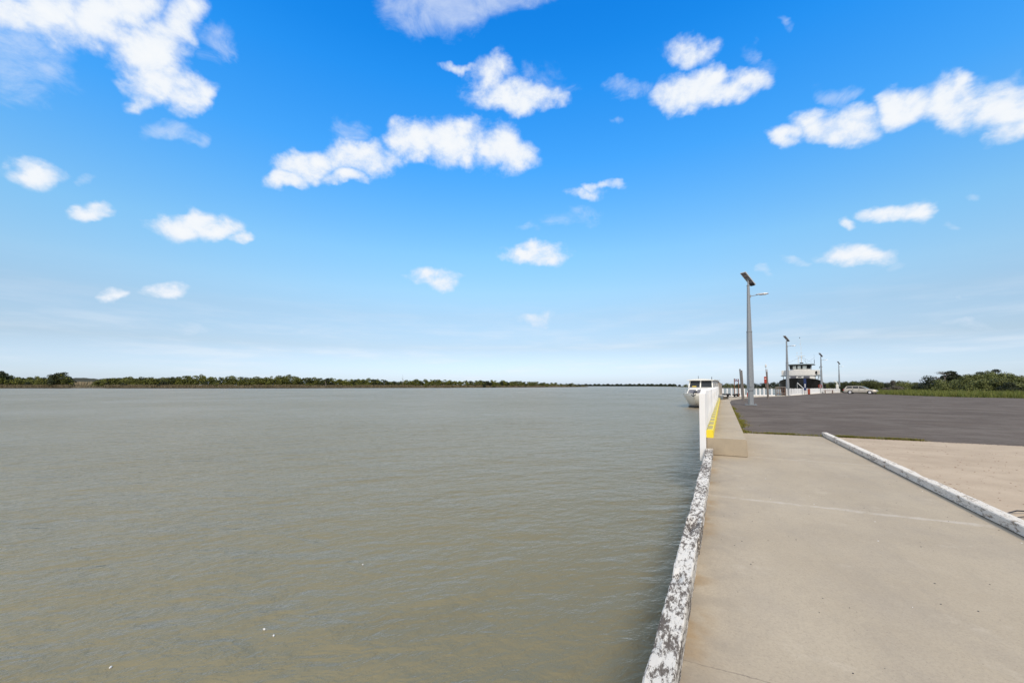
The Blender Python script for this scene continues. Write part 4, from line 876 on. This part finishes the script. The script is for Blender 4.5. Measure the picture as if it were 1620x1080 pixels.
# dense thicket under the trees
#THICKET
# distant wood closing the river
def wood(name, pts, n, size, m, label, seed, hz=None):
    r = np.random.default_rng(seed); px = r.uniform(pts[0][0], pts[-1][0], n)
    Z = np.interp(px, [p[0] for p in pts], [p[1] for p in pts]) + r.uniform(0, 1, n) * 60
    top = np.interp(px, [p[0] for p in pts], [p[2] for p in pts]) + .6 * np.sin(px * .9) + .4 * np.sin(px * .37 + 1)
    zt = 1.25 + (610.3 - top) * Z / 640; z = -.9 + (zt + .9) * r.uniform(0, 1, n) ** .7
    XY = np.array([at(a, q) for a, q in zip(px, Z)]); C = np.column_stack([XY, z]); Nn = unit(r.normal(size=(n, 3)))
    V, Q = leaf_cards(C, Nn, size, r); o = quads(name, V, Q, m); return tag(o, label, 'wood', kind='stuff')
def thick(name, a, c, off, label, seed):
    pts = [(p, bankZ(p) + 4, prof(p) + off + (0 if p < 800 else -off * .6 * (p - 800) / 130)) for p in range(a, c, 6)]
    r_ = np.random.default_rng(seed); n = int((c - a) * 26); px = r_.uniform(a, c, n); Z = np.array([bankZ(p) for p in px]) + r_.uniform(3, 11, n)
    top = np.interp(px, [p[0] for p in pts], [p[2] for p in pts]) + 1.1 * np.sin(px * .9 + np.sin(px * .31) * 3) + .8 * np.sin(px * .37)
    zt = 1.25 + (610.3 - top) * Z / 640; z = -.4 + (zt + .4) * r_.uniform(0, 1, n) ** .8
    C = np.column_stack([np.array([at(p, q) for p, q in zip(px, Z)]), z]); V, Q = leaf_cards(C, unit(r_.normal(size=(n, 3))), .42, r_)
    return tag(quads(name, V, Q, M['leaf_far']), label, 'undergrowth', kind='stuff')
thick('bank_thicket', -60, 118, 5.0, 'dense undergrowth below the trees left of the grass gap on the far bank', 71)
thick('bank_thicket', 160, 925, 3.6, 'dense undergrowth below the long row of trees on the far bank', 72)
wood('distant_wood', [(920, 2600, 608.3), (1000, 2600, 608.0), (1070, 2500, 608.2)], 5000, 4.5, M['leaf_far2'], 'thin dark line of woodland closing the river at the horizon', 31)

# --- far right bank behind the boats and the fence
RB = [(1062, 860, 608.2), (1080, 760, 607.3), (1100, 600, 607.2), (1145, 345, 606.6), (1180, 300, 606.3), (1215, 270, 605.8), (1240, 240, 604.8), (1290, 180, 604.3), (1335, 150, 603.6)]
def rb(px): return np.interp(px, [p[0] for p in RB], [p[1] for p in RB]), np.interp(px, [p[0] for p in RB], [p[2] for p in RB])
VR = [make_tree('scrub_tree', 8, 4.5, 4200, .12, (M['leaf_dark'], M['leaf_mid'])[i % 2], 200 + i, nclump=18, low=.05, flat=.7) for i in range(6)]
usedr = set()
px = 1064
while px < 1400:
    Z, tp = rb(min(px, 1335)); Z += random.uniform(3, 10); vi = random.randrange(6); o = VR[vi]
    if vi in usedr: o = copy_tree(o)
    usedr.add(vi); x, y = at(px, Z); z0 = -.45; H = ztop(tp + random.uniform(-.5, .8), Z) - z0; Wd = random.uniform(12, 20) * max(Z, 200) / 640 * (.6 if Z > 400 else 1)
    o.location = (x, y, z0); o.rotation_euler = (0, 0, random.uniform(0, 6.28)); o.scale = (Wd / 8, Wd / 8, H / 4.5)
    if px < 1100: lb = 'low dark tree on the distant right bank behind the cabin cruiser'
    elif px < 1245: lb = 'low dark scrub tree on the right bank behind the white post fence'
    elif px < 1310: lb = 'low scrub tree on the right bank behind the black ship'
    else: lb = 'low scrub tree behind the bent white post and the station wagon'
    tag(o, lb, 'tree', 'scrub trees along the right bank'); px += random.uniform(5, 9) * (Wd / 5) ** .3

# --- scrub on the right, from the station wagon to the border of the photo
RT = [  # px, Z, width px, top px, material, label, extra
    (1338, 104, 22, 604.5, 'leaf_dark', 'dark green bush behind the rear of the station wagon', 'bush'),
    (1352, 112, 12, 601.6, 'leaf_mid', 'small round topped tree above the roof of the station wagon', 'tree'),
    (1374, 92, 30, 602.8, 'leaf_mid', 'broad olive green bush behind the bonnet of the station wagon', 'bush'),
    (1393, 96, 22, 606.0, 'leaf_dark', 'low dark bush right of the station wagon', 'bush'),
    (1402, 118, 16, 606.3, 'leaf_dark', 'far low dark bush right of the station wagon, behind the nearer one', 'bush'),
    (1417, 110, 13, 599.3, 'leaf_grey', 'thin greyish brown tree rising above low scrub', 'tree'),
    (1409, 140, 18, 605.5, 'leaf_grey', 'hazy grey brown scrub far behind the low dark bush', 'bush'),
    (1431, 84, 26, 603.5, 'leaf_olive', 'yellow green bush between the greyish tree and the dark rounded tree', 'bush'),
    (1447, 90, 16, 605.0, 'leaf_mid', 'green bush left of the dark rounded tree', 'bush'),
    (1468, 76, 34, 596.5, 'leaf_dark', 'dark rounded tree left of the flat topped tree', 'tree'),
    (1483, 80, 22, 600.5, 'leaf_dark', 'dark lower tree under the bare thin branches', 'tree'),
    (1508, 84, 27, 585.6, 'leaf_dark', 'dark flat topped tree standing left of the big green thicket', 'flat'),
    (1499, 73, 38, 598.8, 'leaf_mid', 'green bush below the flat topped tree', 'bush'),
    (1520, 78, 22, 592.5, 'leaf_mid', 'green bush right below the flat topped tree', 'bush'),
    (1541, 82, 24, 583.3, 'leaf_dark', 'dark crown showing above the left end of the green thicket', 'tree'),
    (1535, 66, 34, 593.0, 'leaf_mid', 'green tree at the left end of the big thicket', 'tree'),
    (1558, 68, 34, 587.5, 'leaf_mid', 'green tree in the left middle of the big thicket', 'tree'),
    (1570, 78, 19, 579.2, 'leaf_dark', 'dark topmost crown of the big thicket', 'tree'),
    (1588, 64, 38, 585.5, 'leaf_mid', 'widest bright green tree of the big thicket', 'tree'),
    (1573, 58, 34, 597.0, 'leaf_olive', 'olive green low bush in front of the big thicket', 'bush'),
    (1548, 58, 28, 602.0, 'leaf_mid', 'low dark green bush at the left foot of the big thicket', 'bush'),
    (1604, 60, 24, 591.5, 'leaf_mid', 'green tree at the right end of the big thicket', 'tree'),
    (1618, 82, 24, 592.8, 'leaf_grey', 'pale greyish tree behind, cut by the right border of the photo', 'tree'),
    (1612, 56, 30, 602.5, 'leaf_olive', 'yellow green bush at the right border in front of the greyish tree', 'bush'),
    (1640, 58, 40, 597.0, 'leaf_mid', 'green tree mostly outside the right border of the photo', 'tree'),
    (1595, 54, 26, 606.5, 'leaf_dark', 'low dark bush in the grass at the right foot of the thicket', 'bush'),
    (1488, 64, 20, 607.5, 'leaf_olive', 'low yellow green bush in the grass right of the dark rounded tree', 'bush'),
    (1412, 80, 20, 611.0, 'leaf_grey', 'low dry brown bush at the edge of the asphalt', 'bush'),
]
for i, (px, Z, wp, tp, mm, lb, kd) in enumerate(RT):
    x, y = at(px, Z); z0 = gz(y) - .05; H = (ztop(tp, Z) - z0) * (1.05 if mm in ('leaf_mid', 'leaf_olive') else 1.0); Wd = wp * Z / 640 * 1.18
    nl = int(4500 * max(1, Wd * H / 10)); fl = kd == 'flat'
    t = make_tree('scrub_bush' if kd == 'bush' else 'scrub_tree', Wd, H, min(nl, 12000), .085, M[mm], 300 + i, nclump=10 if fl else 22, flat=.4 if fl else .6, low=.40 if fl else (.30 if kd == 'tree' and mm == 'leaf_grey' else .03), trunk=True, d=Wd * .9)
    t.location = (x, y, z0); tag(t, lb, 'bush' if kd == 'bush' else 'tree', 'scrub beside the asphalt on the right')
x, y = at(1494, 80); z0 = gz(y)
t = thing('bare_tree', (x, y, z0), 'thin pale bare tree with crooked branches left of the flat topped tree', 'tree')
H = ztop(589, 80) - z0
b = MB(); b.tube([(0, 0, 0), (.1, 0, H * .5), (.05, 0, H * .75), (-.35, 0, H)], [.12, .09, .06, .03], 6)
for p, q_ in (((.1, 0, H * .55), (-1.1, .2, H * .8)), ((.05, 0, H * .7), (.5, 0, H * .92)), ((-.6, .1, H * .68), (-1.5, 0, H * .74)), ((-.2, 0, H * .9), (-.8, 0, H * .97)), ((.1, 0, H * .4), (-1.5, 0, H * .62))): b.tube([p, q_], [.05, .018], 5)
b.build('trunk', M['timber'], t)
r = np.random.default_rng(5); cc = np.array([(-.6, 0, H * .97), (-.3, 0, H), (-1.3, 0, H * .76), (.4, 0, H * .92), (-1.5, 0, H * .63)])
C = cc[r.integers(0, 5, 500)] + r.normal(size=(500, 3)) * np.array([.28, .28, .12]); V, Q = leaf_cards(C, unit(r.normal(size=(500, 3))), .06, r); quads('crown', V, Q, M['leaf_grey'], t)

# verge grass between asphalt and scrub
EDGE = [(12.2, 62), (35, 58), (50, 49.5), (57, 41.5), (62, 33.5), (66, 29.4), (71, 25.4), (84, 24.8), (97, 25.0), (105, 25.6), (123, 26.4), (140, 29)]
def verge_area(n, r):
    y = r.uniform(44, 138, n); x = np.interp(y, [e[0] for e in EDGE], [e[1] for e in EDGE]) + np.abs(r.normal(size=n)) * 6 - .1 + .25 * np.sin(y * 1.7)
    return np.column_stack([x, y])
tag(blades(verge_area, 70000, .3, .92, .022, M['grass'], 'verge_grass', 41, lambda p: gz(p[1]) - .03, .28), 'tall green and straw coloured grass between the asphalt and the scrub', 'grass', kind='stuff')
def verge2(n, r):
    y = r.uniform(44, 138, n); x = np.interp(y, [e[0] for e in EDGE], [e[1] for e in EDGE]) + r.uniform(3, 45, n); return np.column_stack([x, y])
tag(blades(verge2, 60000, .4, 1.1, .05, M['grass'], 'undergrowth', 42, lambda p: gz(p[1]) - .03, .3), 'green undergrowth around the feet of the scrub trees on the right', 'undergrowth', kind='stuff')

# weeds in the joints
def weed_area(n, r):
    y = r.uniform(12.3, 27.5, n); w = .065 + .03 * np.sin(y * 1.3) + .025 * np.sin(y * 3.1) + .03 * np.sin(y * 9); w = np.where(y > 20, w * .7, w)
    return np.column_stack([.375 + np.abs(r.normal(size=n)) * w * 1.3, y])
tag(blades(weed_area, 16000, .015, .07, .007, M['weeds'], 'joint_weeds', 51, lambda p: 0, .6), 'yellow green weeds along the right foot of the concrete block', 'weeds', kind='stuff')
def weed2(n, r):
    x = np.concatenate([r.normal(2.9, .35, n // 3), r.uniform(2.2, 4.1, n // 3), r.uniform(.4, 2.1, n - 2 * (n // 3))])
    keep = r.uniform(size=len(x)) < (.25 + .75 * (np.sin(x * 5.3 + 1) > -.1)); x = x[keep]
    return np.column_stack([x, 12.46 + np.abs(r.normal(size=len(x))) * .05 - .02])
tag(blades(weed2, 9000, .012, .07, .006, M['weeds'], 'edge_weeds', 52, lambda p: 0, .7), 'sparse green weeds where the asphalt meets the concrete', 'weeds', kind='stuff')

# small loose things
def grit(n, area, s0, s1, m, name, label, seed, z):
    r = np.random.default_rng(seed); P = area(n, r); s = r.uniform(s0, s1, n) ** 1; V = []; Fq = []
    for i, (x, y) in enumerate(P):
        a = r.uniform(0, 6.28); l = s[i]; w_ = l * r.uniform(.4, .9); h = l * .35; c, sn = math.cos(a), math.sin(a); k = len(V)
        for u, v, zz in ((-l, -w_, 0), (l, -w_ * .8, 0), (l * .9, w_, 0), (-l * .8, w_, 0), (-l * .5, -w_ * .4, h), (l * .5, -w_ * .4, h), (l * .4, w_ * .5, h), (-l * .4, w_ * .4, h)): V.append((x + u * c - v * sn, y + u * sn + v * c, z + zz))
        Fq += [tuple(k + j for j in q) for q in ((4, 5, 6, 7), (0, 1, 5, 4), (1, 2, 6, 5), (2, 3, 7, 6), (3, 0, 4, 7))]
    return tag(quads(name, np.array(V), np.array(Fq), m), label, 'grit', kind='stuff')
grit(260, lambda n, r: np.column_stack([r.uniform(-.1, 2.1, n), r.uniform(1.6, 12, n)]), .0015, .0055, M['dark'], 'grit', 'dark grit scattered over the concrete path', 61, .005)
grit(420, lambda n, r: np.column_stack([2.4 + np.abs(r.normal(size=n)) * 1.6, r.uniform(4.5, 12, n)]), .003, .011, M['brownwood'], 'bark_litter', 'brown bark litter scattered over the concrete right of the white timber', 62, .005)
grit(900, lambda n, r: np.column_stack([r.uniform(.4, 6.5, n), 12.42 + r.normal(size=n) * .05 + .03 * np.sin(r.uniform(.4, 6.5, n) * 4)]), .004, .016, M['asphalt'], 'loose_bitumen', 'loose crumbs of bitumen along the ragged asphalt edge', 64, .002)
grit(14, lambda n, r: np.column_stack([r.uniform(.1, 2.1, n), r.uniform(1.8, 11, n)]), .003, .007, M['white'], 'shell_bits', 'tiny white shell fragments on the concrete path', 63, .005)
for i, (px, py, rz) in enumerate(((1596, 808, .1), (1604, 813, -.06), (1590, 806, .25), (1608, 817, .0))):
    b = MB(); L0 = .55 + .12 * i; b.tube([(-L0 * .5, 0, .012), (-.1, .02, .03), (.15, -.02, .022), (L0 * .5, .01, .014)], [.004, .007, .006, .003], 5)
    b.tube([(.02, 0, .025), (.16, .07, .03)], [.005, .002], 4)
    o = b.build('twig', M['dark']); o.location = (2.62 + .13 * i, 5.86 - .10 * i, .004); o.rotation_euler = (0, 0, PHI + rz)
    tag(o, 'dark dead twig lying just behind the white timber at the right border', 'twig', 'dark twigs behind the white timber')
FL = [(418, 994, 'small white foam fleck floating left of a close twin in the foreground water'), (433, 1004, 'small white foam fleck floating right of a close twin in the foreground water'), (175, 1054, 'oblong white fleck floating near the bottom left of the water'), (574, 892, 'small white fleck floating in the middle of the foreground water')]
def unproj(px, py, z):
    xc = (px - 810) / 640; yc = (585.3 - py) / 640; fw = math.cos(PITCH) - yc * math.sin(PITCH); up = math.sin(PITCH) + yc * math.cos(PITCH)
    k = (z - 1.25) / up; return (xc * math.cos(PHI) - fw * math.sin(PHI)) * k, (xc * math.sin(PHI) + fw * math.cos(PHI)) * k
for px, py, lb in FL:
    x, y = unproj(px, py, -.74); b = MB(); b.tube([(0, 0, -.004), (0, 0, .004), (0, 0, .009)], [.007, .009, .004], 9)
    o = b.build('foam_fleck', M['lens']); o.location = (x, y, -.745); o.rotation_euler = (0, 0, px); o.scale = (1.4, .8, 1)
    tag(o, lb, 'foam fleck', 'white flecks floating on the river')
